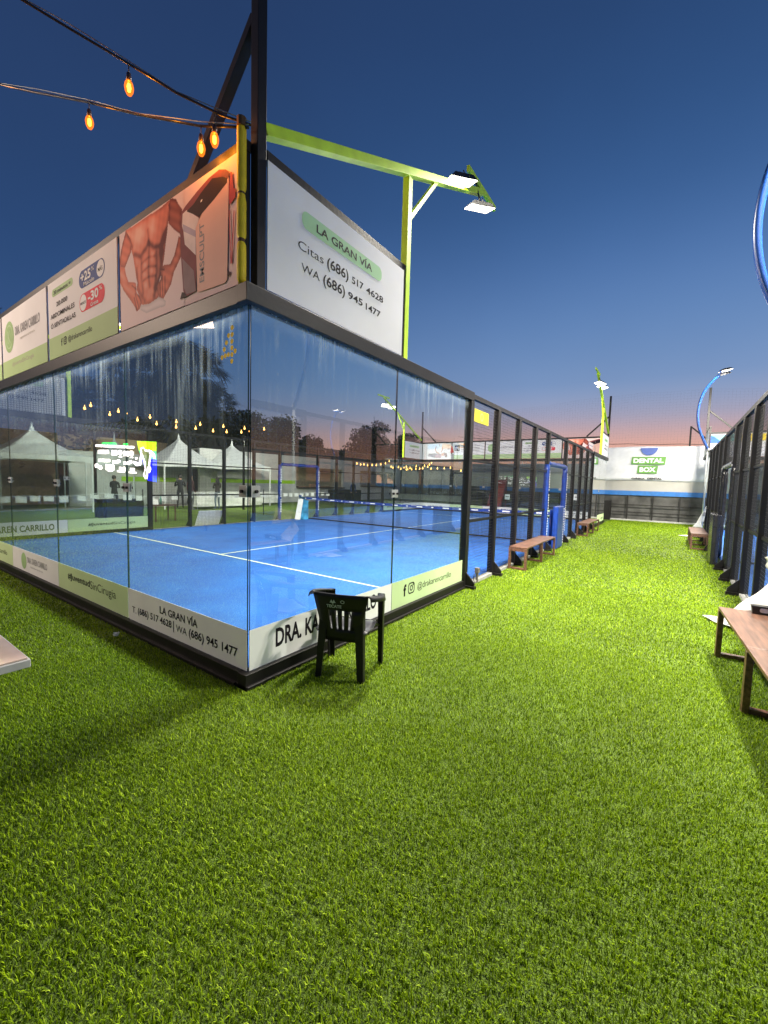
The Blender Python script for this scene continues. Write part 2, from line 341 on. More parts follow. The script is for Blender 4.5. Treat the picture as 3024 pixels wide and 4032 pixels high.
LINE = mat('white_court_line', (0.66, 0.72, 0.55), rough=0.8, var=0.1, scale=20)
XR = 3.65                       # right court's near side wall
def ground():
    m = MB(); m.face([(-400,-400,0),(400,-400,0),(400,400,0),(-400,400,0)]); tag(m.build('ground', TURF), kind='structure')
    for x0 in (-10.0, XR):
        m = MB(); m.box(x0+.03, x0+9.97, .03, 19.97, -0.05, 0.04); f = tag(m.build('court_floor', COURT), kind='structure')
        l = MB(); z = 0.044
        for y in (3.05, 16.95): l.face([(x0+.05,y-.025,z),(x0+9.95,y-.025,z),(x0+9.95,y+.025,z),(x0+.05,y+.025,z)])
        l.face([(x0+4.975,3.075,z),(x0+5.025,3.075,z),(x0+5.025,16.925,z),(x0+4.975,16.925,z)])
        tag(l.build('court_line_marking', LINE, None), kind='structure')
    m = MB(); m.box(-8, 16, 22.62, 22.97, 0, 0.07); m.box(-14, -8, 20.9, 40, 0.0, 0.015)
    tag(m.build('pavement_kerb', CURB), kind='structure')
    m = MB(); m.box(-60, -19.7, 2, 60, -.1, 0.03); tag(m.build('pavement', PAVE), kind='structure')
ground()

def turf_blades():
    rs = np.random.RandomState(3)
    cx, cyy = 2.65, -1.99
    X = []; W = []; H = []
    for (r0, r1, dens, w, h) in ((0.6, 2.7, 21000, .0036, .022), (2.7, 4.6, 13500, .0040, .023), (4.6, 7.5, 6000, .0060, .024), (7.5, 12, 2400, .0095, .025), (12, 27, 800, .016, .026)):
        x0, x1, y0, y1 = max(-12, cx-r1), min(3.62, cx+r1), max(-4.5, cyy-r1), min(22.6, cyy+r1)
        n = int((x1-x0)*(y1-y0)*dens); x = rs.uniform(x0, x1, n); y = rs.uniform(y0, y1, n)
        d = np.hypot(x-cx, y-cyy); k = (d >= r0) & (d < r1)
        k &= ~((x < 0.075) & (y > -0.075))
        # inside the view cone only (plus a margin)
        az = np.degrees(np.arctan2(x-cx, y-cyy)); k &= (az > -100) & (az < 30) | (d < 1.6)
        x, y = x[k], y[k]; X.append(np.stack([x, y], 1)); W.append(np.full(len(x), w)); H.append(np.full(len(x), h))
    P = np.concatenate(X); W = np.concatenate(W); H = np.concatenate(H); n = len(P)
    # gentle clumping and nap
    H = H*rs.uniform(.5, 1.15, n)
    cell = (np.floor(P[:,0]/.011)*73856093+np.floor(P[:,1]/.011)*19349663).astype(np.int64); tuft = ((cell*2654435761) % 10007)/10007.0
    th = tuft*2*np.pi+rs.uniform(-1.3, 1.3, n); lean = (.35+.75*((tuft*7.3) % 1))*rs.uniform(.5, 1.2, n)*H
    dirx, diry = np.cos(th), np.sin(th); ph = th+np.pi/2+rs.uniform(-.6, .6, n)
    wx, wy = np.cos(ph)*W/2, np.sin(ph)*W/2
    v = np.zeros((n, 5, 3), np.float32)
    v[:,0] = np.stack([P[:,0]-wx, P[:,1]-wy, np.zeros(n)], 1); v[:,1] = np.stack([P[:,0]+wx, P[:,1]+wy, np.zeros(n)], 1)
    mx_, my_ = P[:,0]+dirx*lean*.32, P[:,1]+diry*lean*.32
    v[:,2] = np.stack([mx_+wx*.8, my_+wy*.8, H*.62], 1); v[:,3] = np.stack([mx_-wx*.8, my_-wy*.8, H*.62], 1)
    v[:,4] = np.stack([P[:,0]+dirx*lean, P[:,1]+diry*lean, H*.95], 1)
    me = bpy.data.meshes.new('turf_blades'); me.vertices.add(n*5); me.vertices.foreach_set('co', v.reshape(-1))
    base = np.arange(n)*5
    loops = np.stack([base, base+1, base+2, base+3, base+3, base+2, base+4], 1).astype(np.int32)
    me.loops.add(n*7); me.loops.foreach_set('vertex_index', loops.reshape(-1))
    me.polygons.add(n*2); st = np.stack([np.arange(n)*7, np.arange(n)*7+4], 1).astype(np.int32); me.polygons.foreach_set('loop_start', st.reshape(-1))
    me.update(calc_edges=True)
    a = me.attributes.new('shade', 'FLOAT', 'POINT'); sh = np.repeat(np.clip(rs.uniform(.0, .85, n)+.15*((tuft*3.7) % 1)+.04*np.sin(P[:,0]*2.1+P[:,1]*1.3), 0, 1), 5).astype(np.float32); a.data.foreach_set('value', sh)
    m = bpy.data.materials.new('turf_blade'); m.use_nodes = True; nt = m.node_tree; b = nt.nodes['Principled BSDF']; N = nt.nodes.new; L = nt.links.new
    at = N('ShaderNodeAttribute'); at.attribute_name = 'shade'; r = N('ShaderNodeValToRGB'); L(at.outputs['Fac'], r.inputs[0])
    e = r.color_ramp.elements; e[0].color = (0.018, 0.042, 0.003, 1); e[1].color = (0.50, 0.65, 0.06, 1)
    q = e.new(.45); q.color = (0.132, 0.228, 0.003, 1); q = e.new(.85); q.color = (0.31, 0.46, 0.008, 1)
    L(r.outputs[0], b.inputs['Base Color']); b.inputs['Roughness'].default_value = 0.45; b.inputs['Specular IOR Level'].default_value = 0.10
    tl = N('ShaderNodeBsdfTranslucent'); L(r.outputs[0], tl.inputs[0]); mxs = N('ShaderNodeMixShader'); mxs.inputs[0].default_value = 0.25
    L(b.outputs[0], mxs.inputs[1]); L(tl.outputs[0], mxs.inputs[2]); L(mxs.outputs[0], nt.nodes['Material Output'].inputs[0])
    me.materials.append(m); o = bpy.data.objects.new('grass', me); C.objects.link(o)
    tag(o, 'bright green artificial turf pile covering the walkway round the court', 'grass', kind='stuff')
turf_blades()

# ------------------------------------------------------------------ court enclosures
POSTY = [4.04, 5.27, 6.50, 7.73, 8.95, 11.05, 12.27, 13.50, 14.73, 15.96]
GB, GT, WB = 0.123, 2.92, 3.05        # top of base beam, top of glass, top of ring beam
def pane(parent, axis, c, a0, a1, z0, z1):
    m = MB(); t = 0.006
    if axis == 0: m.box(c-t, c+t, a0, a1, z0, z1)
    else: m.box(a0, a1, c-t, c+t, z0, z1)
    for k in range(len(m.f)):
        # side faces: 0,1 are bottom/top; the two faces across the thickness are the panes
        if axis == 0: m.m[k] = 0 if k in (3, 5) else 1
        else: m.m[k] = 0 if k in (2, 4) else 1
    return m.build('glass_panel', [GLASS, EDGE], parent)
def patch_plates(parent, axis, c, at, z=1.51, lo=-.065, hi=.065):
    m = MB()
    for s in (-1, 1):
        u, v = sorted((c+s*.007, c+s*.015))
        if axis == 0: m.box(u, v, at+lo, at+hi, z-.045, z+.045)
        else: m.box(at+lo, at+hi, u, v, z-.045, z+.045)
    p = m.build('patch_plate', PLATE, parent, bevel=.002)
    for da in ((-.04, .04) if hi > .05 and lo < -.05 else ((lo+hi)/2,)):
        for s in (-1, 1):
            b = MB(); P = [(c+s*.0155, at+da, z), (c+s*.034, at+da, z)] if axis == 0 else [(at+da, c+s*.0155, z), (at+da, c+s*.034, z)]
            b.tube(P, .013, 10); b.build('bolt', BLACK, p)
def wire_panel(parent, c, a0, a1, z0, z1, pitch=0.05, w=0.0036):
    m = MB(); h = w/2
    n = int(round((a1-a0)/pitch))
    for k in range(1, n):
        y = a0+(a1-a0)*k/n; m.box(c-h, c+h, y-h, y+h, z0, z1)
    n = int(round((z1-z0)/pitch))
    for k in range(0, n):
        z = z0+(z1-z0)*k/n+.02; m.box(c+h, c+h+w, a0, a1, z-h, z+h)
    return m.build('wire_mesh_panel', WIRE, parent, fix=False)
def gusset(parent, x, y, s):
    m = MB(); m.prism([(x+s*.05, .05), (x+s*.20, .05), (x+s*.20, .10), (x+s*.05, .27)], 1, y-.012, y+.012)
    m.box(min(x, x+s*.215), max(x, x+s*.215), y-.045, y+.045, 0.005, .05)
    m.build('post_foot', BLACK, parent)
def side_fence(x, s, label, pad, signs=True, feet=True):
    t = empty('court_side_fence', label, 'court fence', 'long side fences of the padel courts'); sx = s*.012
    for y0, y1 in ((-.06, 4.0), (16.0, 20.06)):
        m = MB(); m.box(x-.05, x+.05, y0, y1, 0, GB); m.box(x-.075, x+.075, y0, y1, 0, .035); m.build('base_beam', BLACK, t, bevel=.004)
    m = MB(); m.box(x-.05, x+.05, 4.0, 8.9, 0, .05); m.box(x-.05, x+.05, 11.1, 16.0, 0, .05); m.build('concrete_kerb', CURB, t)
    for y0, y1 in ((0.012, 1.992), (2.008, 3.985), (16.015, 17.992), (18.008, 19.988)): pane(t, 0, x, y0, y1, GB, GT)
    for y in (2.0, 18.0): patch_plates(t, 0, x, y)
    for y0, y1 in ((-.07, 4.08), (15.92, 20.07)):
        m = MB(); m.box(x-.06, x+.06, y0, y1, GT, WB); m.build('top_beam', BLACK, t, bevel=.004)
    m = MB(); m.box(x-.035, x+.035, 4.08, 15.92, 2.965, 3.035); m.build('top_rail', BLACK, t)
    for i, y in enumerate(POSTY):
        w = .055 if i in (0, 9) else .04
        m = MB(); m.box(x-.055, x+.055, y-w, y+w, .02, 2.92 if i in (0, 9) else 2.965); m.build('post', BLACK, t, bevel=.003)
        if feet: gusset(t, x, y, s)
    for z in (2.02, 1.05):
        m = MB()
        for a, b in ((4.09, 8.91), (11.09, 15.92)): m.box(x-.018, x+.018, a, b, z-.02, z+.02)
        m.build('mid_rail', BLACK, t)
    for i in range(9):
        a, b = POSTY[i]+.045, POSTY[i+1]-.045
        if i == 4: wire_panel(t, x, a, b, 2.28, 2.96)
        else: wire_panel(t, x, a, b, .06, 2.96)
    # padded doorway
    for y in (8.95, 11.05):
        m = MB(); pts = [(x, y, .06+2.14*k/14) for k in range(15)]
        m.tube(pts, [.070+.006*math.sin(k*2.4+y) for k in range(15)], 12); o = m.build('door_post_padding', pad, t, smooth=True)
        if pad is BLUEPAD:
            fr = Frame((x+s*.08, y, 0), (0, 1, 0), (s, 0, 0)); l = MB(); rr = random.Random(int(y*10)+int(s))
            for k in range(26):
                z = .35+k*.066
                if k % 9 == 8: continue
                flat_poly(l, Frame((x, y+.077, 0), (1, 0, 0), (0, 1, 0)), rrect(-.03, z, .03+rr.uniform(-.01, .01), z+.042, .01, 2), .004)
                flat_poly(l, Frame((x+.077, y, 0), (0, 1, 0), (1, 0, 0)), rrect(-.03, z, .03, z+.042, .01, 2), .004)
            l.build('white_print', WHITET, o, fix=False)
    m = MB(); m.tube([(x, 8.95+2.1*k/12, 2.22+.006*math.sin(k*2)) for k in range(13)], .062, 12); o = m.build('door_header_padding', pad, t, smooth=True)
    return t
def end_wall(y, x0, label, s):
    t = empty('court_end_wall', label, 'glass wall', 'glass end walls of the padel courts'); x1 = x0+10
    m = MB(); m.box(x0+.05, x1-.05, y-.05, y+.05, 0, GB); m.box(x0+.075, x1-.075, y-.075, y+.075, 0, .035); m.build('base_beam', BLACK, t, bevel=.004)
    m = MB(); m.box(x0+.06, x1-.06, y-.06, y+.06, GT, WB); m.build('top_beam', BLACK, t, bevel=.004)
    for k in range(5):
        pane(t, 1, y, x0+2*k+.008, x0+2*k+1.992, GB, GT)
        if k: patch_plates(t, 1, y, x0+2*k)
    m = MB()
    for k in range(6):
        xx = min(max(x0+2*k, x0+.03), x1-.06); m.box(xx-.03, xx+.03, y-.025, y+.025, WB, 4.0)
    m.build('sign_frame_post', BLACK, t)
    m = MB(); m.box(x0, x1-.02, y-.03, y+.03, 4.0, 4.075); m.build('sign_frame_rail', BLACK, t, bevel=.003)
    return t
def side_sign_frame(t, x, y0, y1, yc):
    m = MB(); m.box(x-.03, x+.03, y0, y1, 3.995, 4.07); m.build('sign_frame_rail', BLACK, t, bevel=.003)
    m = MB(); m.box(x-.03, x+.03, yc-.03, yc+.03, WB, 3.995); m.build('sign_frame_post', BLACK, t)
fr_side = side_fence(0.0, 1, 'black side fence with a blue padded doorway, left of the grass path', BLUEPAD)
side_sign_frame(fr_side, 0, .13, 2.07, 2.04); side_sign_frame(fr_side, 0, 17.93, 19.9, 17.96)
fl_side = side_fence(-10.0, -1, 'black mesh and glass fence across the blue court, in front of the tents', BLUEPAD)
side_sign_frame(fl_side, -10, .05, 2.03, 2.0); wire_panel(fl_side, -9.93, .05, 1.97, 3.06, 3.99, .05, .007); side_sign_frame(fl_side, -10, 17.97, 19.95, 18.0)
rt_side = side_fence(XR, -1, 'black fence with a black padded doorway on the right of the grass path', BLACKPAD)
side_sign_frame(rt_side, XR, 17.93, 19.9, 17.96)
near_wall = end_wall(0.0, -10.0, 'near glass wall of the blue court with a row of advertising panels above it', -1)
far_wall = end_wall(20.0, -10.0, 'far glass wall of the blue court with bright advertising panels on top', 1)
rfar_wall = end_wall(20.0, XR, 'far glass wall of the right hand court with colourful panels on top', 1)
rfar_side = side_fence(XR+10, 1, 'far side fence of the right hand court, beyond the black doorway', BLACKPAD)

def dots4():
    m = MB(); fr = Frame((0, -.0072, 0), (1, 0, 0), (0, -1, 0))
    P = [(1382,605),(1382,640),(1381,675),(1381,708),(1381,742),(1380,776),(1363,640),(1351,674),(1339,706),(1327,745),(1345,740),(1362,738),(1398,728)]
    for x, y in P: flat_poly(m, fr, ellipse(-.205+(x-1380)*.00235, 2.79-(y-605)*.00147, .019, .019, 14), 0)
    o = m.build('court_number', mat('yellow_print', (0.95, 0.66, 0.03), rough=.4), near_wall)
    o['label'] = 'yellow dotted number four on the glass near the corner'
patch_plates(near_wall, 1, 0.0, 0.0, 1.54, -.10, -.012); patch_plates(fr_side, 0, 0.0, 0.0, 1.54, .012, .095)
dots4()

# corner masts with their diagonal stay
def mast(x, y, dx, label, top=5.9):
    t = empty('corner_mast', label, 'mast', 'tall black corner masts')
    m = MB(); m.box(x-.04, x+.04, y-.04, y+.04, WB, top); m.build('pole', BLACK, t, bevel=.004)
    m = MB(); m.beam((x+dx*.03, y, 4.95), (x+dx*.93, y, 4.08), .075, .06); m.build('diagonal_stay', BLACK, t)
    return t
mast(0.0, 0.075, -1, 'black corner mast rising out of the picture beside the yellow strip')
mast(0.0, 19.96, -1, 'black mast at the far corner of the blue court, left of the white clinic banner')
mast(-10.0, 19.96, 1, 'black mast at the far left corner of the blue court, seen through the glass')
mast(XR, 19.96, 1, 'black mast behind the far blue arc lamp, right of the white clinic banner')
mast(XR+10, 19.96, -1, 'black mast at the far corner of the right hand court')
mast(3.2, 25.2, 1, 'small distant black mast showing above the white clinic banner', top=5.0)

def yellow_strip():
    m = MB(); pts = []; rs = []
    for k in range(34):
        z = 3.06+1.10*k/33; pts.append((-.035, -.045, z)); q = min(abs(z-a) for a in (3.06, 3.36, 3.68, 4.16)); rs.append(.018+.017*min(1, q/.035))
    m.tube(pts, rs, 10); t = empty('corner_padding', 'yellow foam strip tied to the near corner mast', 'padding')
    m.build('foam', YELLOW, t, smooth=True)
    b = MB()
    for z in (3.36, 3.68): b.tube([(-.035, -.045, z-.012), (-.035, -.045, z+.012)], .026, 10)
    b.tube([(-.03, -.05, 4.13), (-.03, -.05, 4.19)], .035, 10)
    b.build('tie', mat('rusty_tie', (0.10, 0.05, 0.02), rough=.8), t)
yellow_strip()

# ------------------------------------------------------------------ floodlights
LENS = {}
def lens_mat(k, col=(1.0, 0.93, 0.80)):
    if k in LENS: return LENS[k]
    m = bpy.data.materials.new('floodlight_lens'); m.use_nodes = True; nt = m.node_tree; nt.nodes.clear(); N = nt.nodes.new
    e = N('ShaderNodeEmission'); e.inputs[0].default_value = (*col, 1); e.inputs[1].default_value = k
    o = N('ShaderNodeOutputMaterial'); nt.links.new(e.outputs[0], o.inputs[0]); m.cycles.emission_sampling = 'FRONT'; LENS[k] = m; return m
HOUS = mat('lamp_housing', (0.05, 0.05, 0.05), rough=.4, metal=.3)
def floodlight(parent, pos, aim, k=None, w=.30, h=.22):
    pos = Vector(pos); d = (Vector(aim)-pos).normalized(); r = d.cross(Vector((0,0,1))).normalized(); u = r.cross(d)
    m = MB()
    c0 = [pos+r*sx*w/2+u*sy*h/2 for sx, sy in ((-1,-1),(1,-1),(1,1),(-1,1))]; c1 = [pos-d*.06+r*sx*w*.36+u*sy*h*.36 for sx, sy in ((-1,-1),(1,-1),(1,1),(-1,1))]
    m.face(c1[::-1]) ; [m.face([c0[i], c0[(i+1) % 4], c1[(i+1) % 4], c1[i]]) for i in range(4)]
    c2 = [pos+r*sx*(w/2+.012)+u*sy*(h/2+.012)+d*.004 for sx, sy in ((-1,-1),(1,-1),(1,1),(-1,1))]
    for i in range(4): m.face([c0[i], c0[(i+1) % 4], c2[(i+1) % 4], c2[i]])
    o = m.build('floodlight', HOUS, parent, fix=False); col = (1.0, .76, .58) if k == 860.0 else (1.0, .93, .80)
    for q_ in range(6): c_ = pos+r*(w*.6*(q_/5-.5)); m2_ = MB(); m2_.beam(c_-d*.055-u*h*.3, c_-d*.055+u*h*.3, .006, .03, up=tuple(d)); m2_.build('cooling_fin', HOUS, o)
    l = MB(); l.face([pos+r*sx*w*.49+u*sy*h*.49+d*.006 for sx, sy in ((-1,-1),(1,-1),(1,1),(-1,1))])
    me = l.build('lens', lens_mat(k or FLOOD, col), o, fix=False)
    if me.data.polygons[0].normal.dot(d) < 0: me.data.flip_normals()
    return o
def lime_mast(x, ydir, inward, label, k=None):
    # ydir +1: the arm starts at the y=0 corner; -1: mirrored from the y=20 corner
    Y = (lambda v: v) if ydir > 0 else (lambda v: 20-v)
    t = empty('lime_lamp_mast', label, 'floodlight mast', 'lime green floodlight masts of the blue court')
    xo = x-inward*.0
    m = MB(); m.beam((xo, Y(2.1), WB), (xo, Y(2.1), 5.03), .08, .08, up=(1,0,0)); m.build('post', LIME, t, bevel=.003)
    m = MB(); m.beam((xo, Y(.11), 4.20), (xo, Y(4.15), 6.02), .08, .08); m.build('arm', LIME, t, bevel=.003)
    m = MB(); m.beam((xo, Y(2.14), 4.62), (xo, Y(2.74), 5.36), .045, .045, up=(1,0,0)); m.build('brace', LIME, t)
    m = MB(); m.box(xo-.02, xo+.02, min(Y(3.64), Y(4.68)), max(Y(3.64), Y(4.68)), 6.03, 6.11); m.build('crossbar', LIME, t)
    for yy, ya in ((3.28, 3.28), (3.93, 3.93)):
        xf = xo-inward*.07; zf = 5.66; f = floodlight(t, (xf, Y(yy), zf), (xf+inward*1.5, Y(yy+1.3), 0), k=k or FLOOD_OWN, w=.36, h=.30)
        b = MB(); za = 4.20+(ya-.11)*.4505-.03 if ya < 3.5 else 6.03
        for dx in (-.09, .09): b.beam((xf+dx, Y(yy), zf-.01), (xf+dx*.4, Y(yy), zf+.12), .02, .012)
        b.beam((xf, Y(yy), zf+.11), (xo, Y(ya), za), .03, .02); b.build('bracket', HOUS, f)
    return t
lime_mast(0, 1, -1, 'lime green mast with two lit floodlights, above the large white phone number sign', 3000.0)
lime_mast(0, -1, -1, 'lime green lamp mast at the far right corner of the blue court')
lime_mast(-10, -1, 1, 'lime green lamp mast at the far left corner, seen through the side glass')
lime_mast(-10, 1, 1, 'lime green lamp mast beside the phone number sign at the left edge of the photo')

def arc_lamp(x, y, s, label, mid=False):
    t = empty('blue_arc_lamp', label, 'floodlight mast', 'curved blue lamp masts of the right hand court')
    m = MB(); m.tube([(x-s*.10, y, 0), (x-s*.10, y, 3.12)], .03, 10); m.tube([(x-s*.10, y, 3.0), (x-s*.10, y, 3.1)], .04, 10); m.build('galvanised_pole', GALV, t, smooth=True)
    P = [(-.10, 3.05), (-.26, 3.42), (-.40, 3.80), (-.47, 4.2), (-.46, 4.6), (-.37, 5.0), (-.20, 5.32), (.02, 5.58)]
    # smooth the arc
    Q = []
    for i in range(len(P)-1):
        p0 = P[max(i-1, 0)]; p1 = P[i]; p2 = P[i+1]; p3 = P[min(i+2, len(P)-1)]
        for k in range(5):
            tt = k/5; Q.append(tuple(.5*((2*p1[j])+(-p0[j]+p2[j])*tt+(2*p0[j]-5*p1[j]+4*p2[j]-p3[j])*tt**2+(-p0[j]+3*p1[j]-3*p2[j]+p3[j])*tt**3) for j in (0, 1)))
    Q.append(P[-1])
    m = MB(); m.tube([(x+s*a, y, z) for a, z in Q], .038, 12); m.build('arc_tube', BLUEP, t, smooth=True)
    m = MB(); m.beam((x+s*.04, y-.42, 5.62), (x+s*.04, y+.42, 5.62), .05, .05); m.build('crossbar', BLUEP, t)
    for yy in (-.28, .28): floodlight(t, (x+s*.17, y+yy, 5.66), (x+s*1.2, y+yy*3+(3.0 if y < 10 else 1.0), 0), w=.30, h=.30)
    return t
arc_lamp(XR, 3.7, 1, 'curved blue lamp mast cut off by the right edge of the photo')
arc_lamp(XR, 16.3, 1, 'curved blue lamp mast with a lit lamp at the far end of the path')
arc_lamp(XR+10, 3.7, -1, 'curved blue lamp mast across the right hand court, mirrored in the glass')
arc_lamp(XR+10, 16.3, -1, 'distant curved blue lamp mast beyond the right hand court')

# ------------------------------------------------------------------ signs
FY = lambda x, y, d=0: Frame((x, y-.0-d, 0), (1, 0, 0), (0, -1, 0))     # faces -y
FX = lambda x, y, d=0: Frame((x+d, y, 0), (0, 1, 0), (1, 0, 0))         # faces +x
def panel(name, fr, u0, v0, u1, v1, m, parent, t=.012, d0=.0):
    b = MB(); P = [fr.p(u, v, d) for d in (d0, d0+t) for u, v in ((u0, v0), (u1, v0), (u1, v1), (u0, v1))]
    i = 0; b.v = [tuple(p) for p in P]
    for f in ((0,3,2,1),(4,5,6,7),(0,1,5,4),(1,2,6,5),(2,3,7,6),(3,0,4,7)): b.f.append(f); b.m.append(0)
    return b.build(name, m, parent)
Z0, Z1 = 3.065, 3.99
def layer(name, fn, mats, parent):
    b = MB(); fn(b); return b.build(name, mats, parent, fix=False)
def torso_sign(fr, label, group):
    t = empty('advertising_sign', label, 'sign', group)
    panel('panel', fr, -1.965, Z0, -.075, Z1, mat('pink_white_print', (0.80, 0.60, 0.57), rough=.42, var=.04), t)
    K = TR
    def inside(P, u, v):
        c = np.zeros(u.shape, bool); n = len(P)
        for i in range(n):
            (x1, y1), (x2, y2) = P[i], P[(i+1) % n]
            if y1 == y2: continue
            c ^= ((y1 > v) != (y2 > v)) & (u < (x2-x1)*(v-y1)/(y2-y1)+x1)
        return c
    def dist(P, u, v, closed=True):
        d = np.full(u.shape, 9.0); n = len(P)
        for i in range(n if closed else n-1):
            a_ = np.array(P[i]); b_ = np.array(P[(i+1) % n]); ab = b_-a_; L2 = (ab**2).sum()+1e-9
            t_ = np.clip(((u-a_[0])*ab[0]+(v-a_[1])*ab[1])/L2, 0, 1); d = np.minimum(d, np.hypot(u-a_[0]-t_*ab[0], v-a_[1]-t_*ab[1]))
        return d
    nu, nv = 200, 150; us = np.linspace(-1.963, -.80, nu+1); vs = np.linspace(Z0+.002, Z1-.002, nv+1); U, V = np.meshgrid(us, vs)
    bg = np.array([.86, .68, .66]); col = np.broadcast_to(bg*(1-.10*(V[..., None]-3.1)), U.shape+(3,)).copy()
    lite = np.array([.90, .50, .38]); mid = np.array([.76, .21, .13]); dark = np.array([.13, .012, .012])
    def shade(D): D = np.clip(D, 0, 1)[..., None]; return np.where(D < .45, lite+(mid-lite)*(D/.45), mid+(dark-mid)*((D-.45)/.55))
    lines = [([(-1.40,3.86),(-1.38,3.70),(-1.40,3.50),(-1.38,3.36)], .020, .34), ([(-1.66,3.72),(-1.55,3.67),(-1.44,3.71),(-1.39,3.75),(-1.30,3.68),(-1.17,3.66),(-1.08,3.76)], .026, .50),
             ([(-1.52,3.60),(-1.40,3.62),(-1.28,3.60)], .014, .26), ([(-1.51,3.52),(-1.40,3.54),(-1.27,3.51)], .014, .30), ([(-1.50,3.44),(-1.40,3.45),(-1.27,3.43)], .014, .28), ([(-1.53,3.64),(-1.53,3.45),(-1.50,3.33)], .022, .30),
             ([(-1.25,3.62),(-1.25,3.45),(-1.29,3.33)], .026, .42), ([(-1.62,3.58),(-1.60,3.40),(-1.48,3.26)], .022, .30), ([(-1.16,3.60),(-1.20,3.40),(-1.30,3.27)], .030, .45), ([(-1.12,3.72),(-1.18,3.60)], .040, .45), ([(-1.75,3.88),(-1.70,3.80)], .020, .45)]
    glows = [(-1.56, 3.87, .09, .07, .45), (-1.32, 3.86, .07, .09, .35), (-1.33, 3.62, .03, .05, .30), (-1.46, 3.57, .03, .03, .22), (-1.47, 3.49, .03, .03, .2), (-1.34, 3.49, .03, .03, .2), (-1.45, 3.39, .04, .04, .2), (-1.36, 3.30, .06, .05, .15)]
    D0 = .30+.28*(U+1.65)/.6
    for P_, w_, a_ in lines: D0 = D0+a_*np.exp(-(dist(P_, U, V, False)/w_)**2)
    for x_, z_, a1, b1, k_ in glows: D0 = D0-k_*np.exp(-((U-x_)/a1)**2-((V-z_)/b1)**2)
    D0 = D0+.05*np.sin(U*61+V*23)*np.sin(V*47-U*19)
    for key, base, edge in (('torso', 0.0, .25), ('arm_l', .10, .35), ('arm_r', .42, .15), ('fore_r', .30, .28), ('fore_l', .06, .28)):
        P_ = K[key]; k_ = inside(P_, U, V); e_ = np.exp(-(dist(P_, U, V)/.028)**2); DD = (D0 if key == 'torso' else .28+.35*(V-3.5)*(-1 if key == 'fore_l' else 1)+.06*np.sin(U*40+V*70))+base+edge*e_
        if key in ('fore_l', 'fore_r'):      # knuckles and gaps between the fingers
            f_ = [[(-1.66,3.36),(-1.59,3.22)], [(-1.62,3.37),(-1.55,3.27)], [(-1.68,3.33),(-1.63,3.21)], [(-1.72,3.45),(-1.64,3.40)]] if key == 'fore_l' else [[(-1.20,3.42),(-1.19,3.24)], [(-1.16,3.40),(-1.15,3.23)], [(-1.11,3.38),(-1.11,3.24)], [(-1.19,3.46),(-1.12,3.44)]]
            for q_ in f_: DD = DD+.35*np.exp(-(dist(q_, U, V, False)/.008)**2)
        col[k_] = shade(DD)[k_]
    k_ = inside(K['band'], U, V); col[k_] = (np.array([.84, .70, .69])*(1-.25*np.exp(-(dist(K['band'], U, V)/.02)**2))[..., None])[k_]
    b = MB(); b.v = [tuple(fr.p(float(u_), float(v_), .0145)) for v_ in vs for u_ in us]
    b.f = [(j*(nu+1)+i, j*(nu+1)+i+1, (j+1)*(nu+1)+i+1, (j+1)*(nu+1)+i) for j in range(nv) for i in range(nu)]; b.m = [0]*len(b.f)
    if 'torso_print' not in MATS:
        m_ = bpy.data.materials.new('torso_print'); m_.use_nodes = True; at_ = m_.node_tree.nodes.new('ShaderNodeAttribute'); at_.attribute_name = 'print_ink'; bs = m_.node_tree.nodes['Principled BSDF']
        m_.node_tree.links.new(at_.outputs['Color'], bs.inputs['Base Color']); bs.inputs['Roughness'].default_value = .65; bs.inputs['Specular IOR Level'].default_value = .12; MATS['torso_print'] = m_
    o = b.build('printed_figure', MATS['torso_print'], t, fix=False)
    ca = o.data.color_attributes.new('print_ink', 'FLOAT_COLOR', 'POINT'); ca.data.foreach_set('color', np.concatenate([col, np.ones(col.shape[:2]+(1,))], 2).astype(np.float32).reshape(-1))
    ms = [mat('machine_shell_print', (0.22, 0.06, 0.07), rough=.4), mat('machine_body_print', (0.86, 0.52, 0.42), rough=.4, var=.03), mat('machine_screen_print', (0.03, 0.012, 0.015), rough=.4),
          mat('machine_drawer_print', (0.80, 0.70, 0.68), rough=.4), mat('machine_blue_print', (0.48, 0.42, 0.52), rough=.4), mat('machine_grille_print', (0.28, 0.19, 0.20), rough=.4), mat('machine_red_print', (0.50, 0.06, 0.08), rough=.4), GREYT, WHITET]
    def mach(b):
        for k, mi, d in (('shell', 0, .0182), ('body', 1, .0188), ('screen', 2, .0192), ('drawer', 3, .0188), ('drawer2', 4, .0192), ('grille', 5, .0192), ('probe', 6, .0192), ('tube', 6, .0192), ('foot', 2, .0192)): flat_poly(b, fr, K[k], d, mi)
        flat_poly(b, fr, ellipse(-.18, 3.165, .016, .02, 12), .0196, 2)
        text(b, fr, 'EMSCULPT', -.565, 3.19, -.50, 3.64, .0196, .01, 7, rot=True)
        flat_poly(b, fr, [(-.55, 3.80), (-.53, 3.80), (-.52, 3.815), (-.54, 3.815)], .0197, 8)
    layer('printed_machine', mach, ms, t); return t
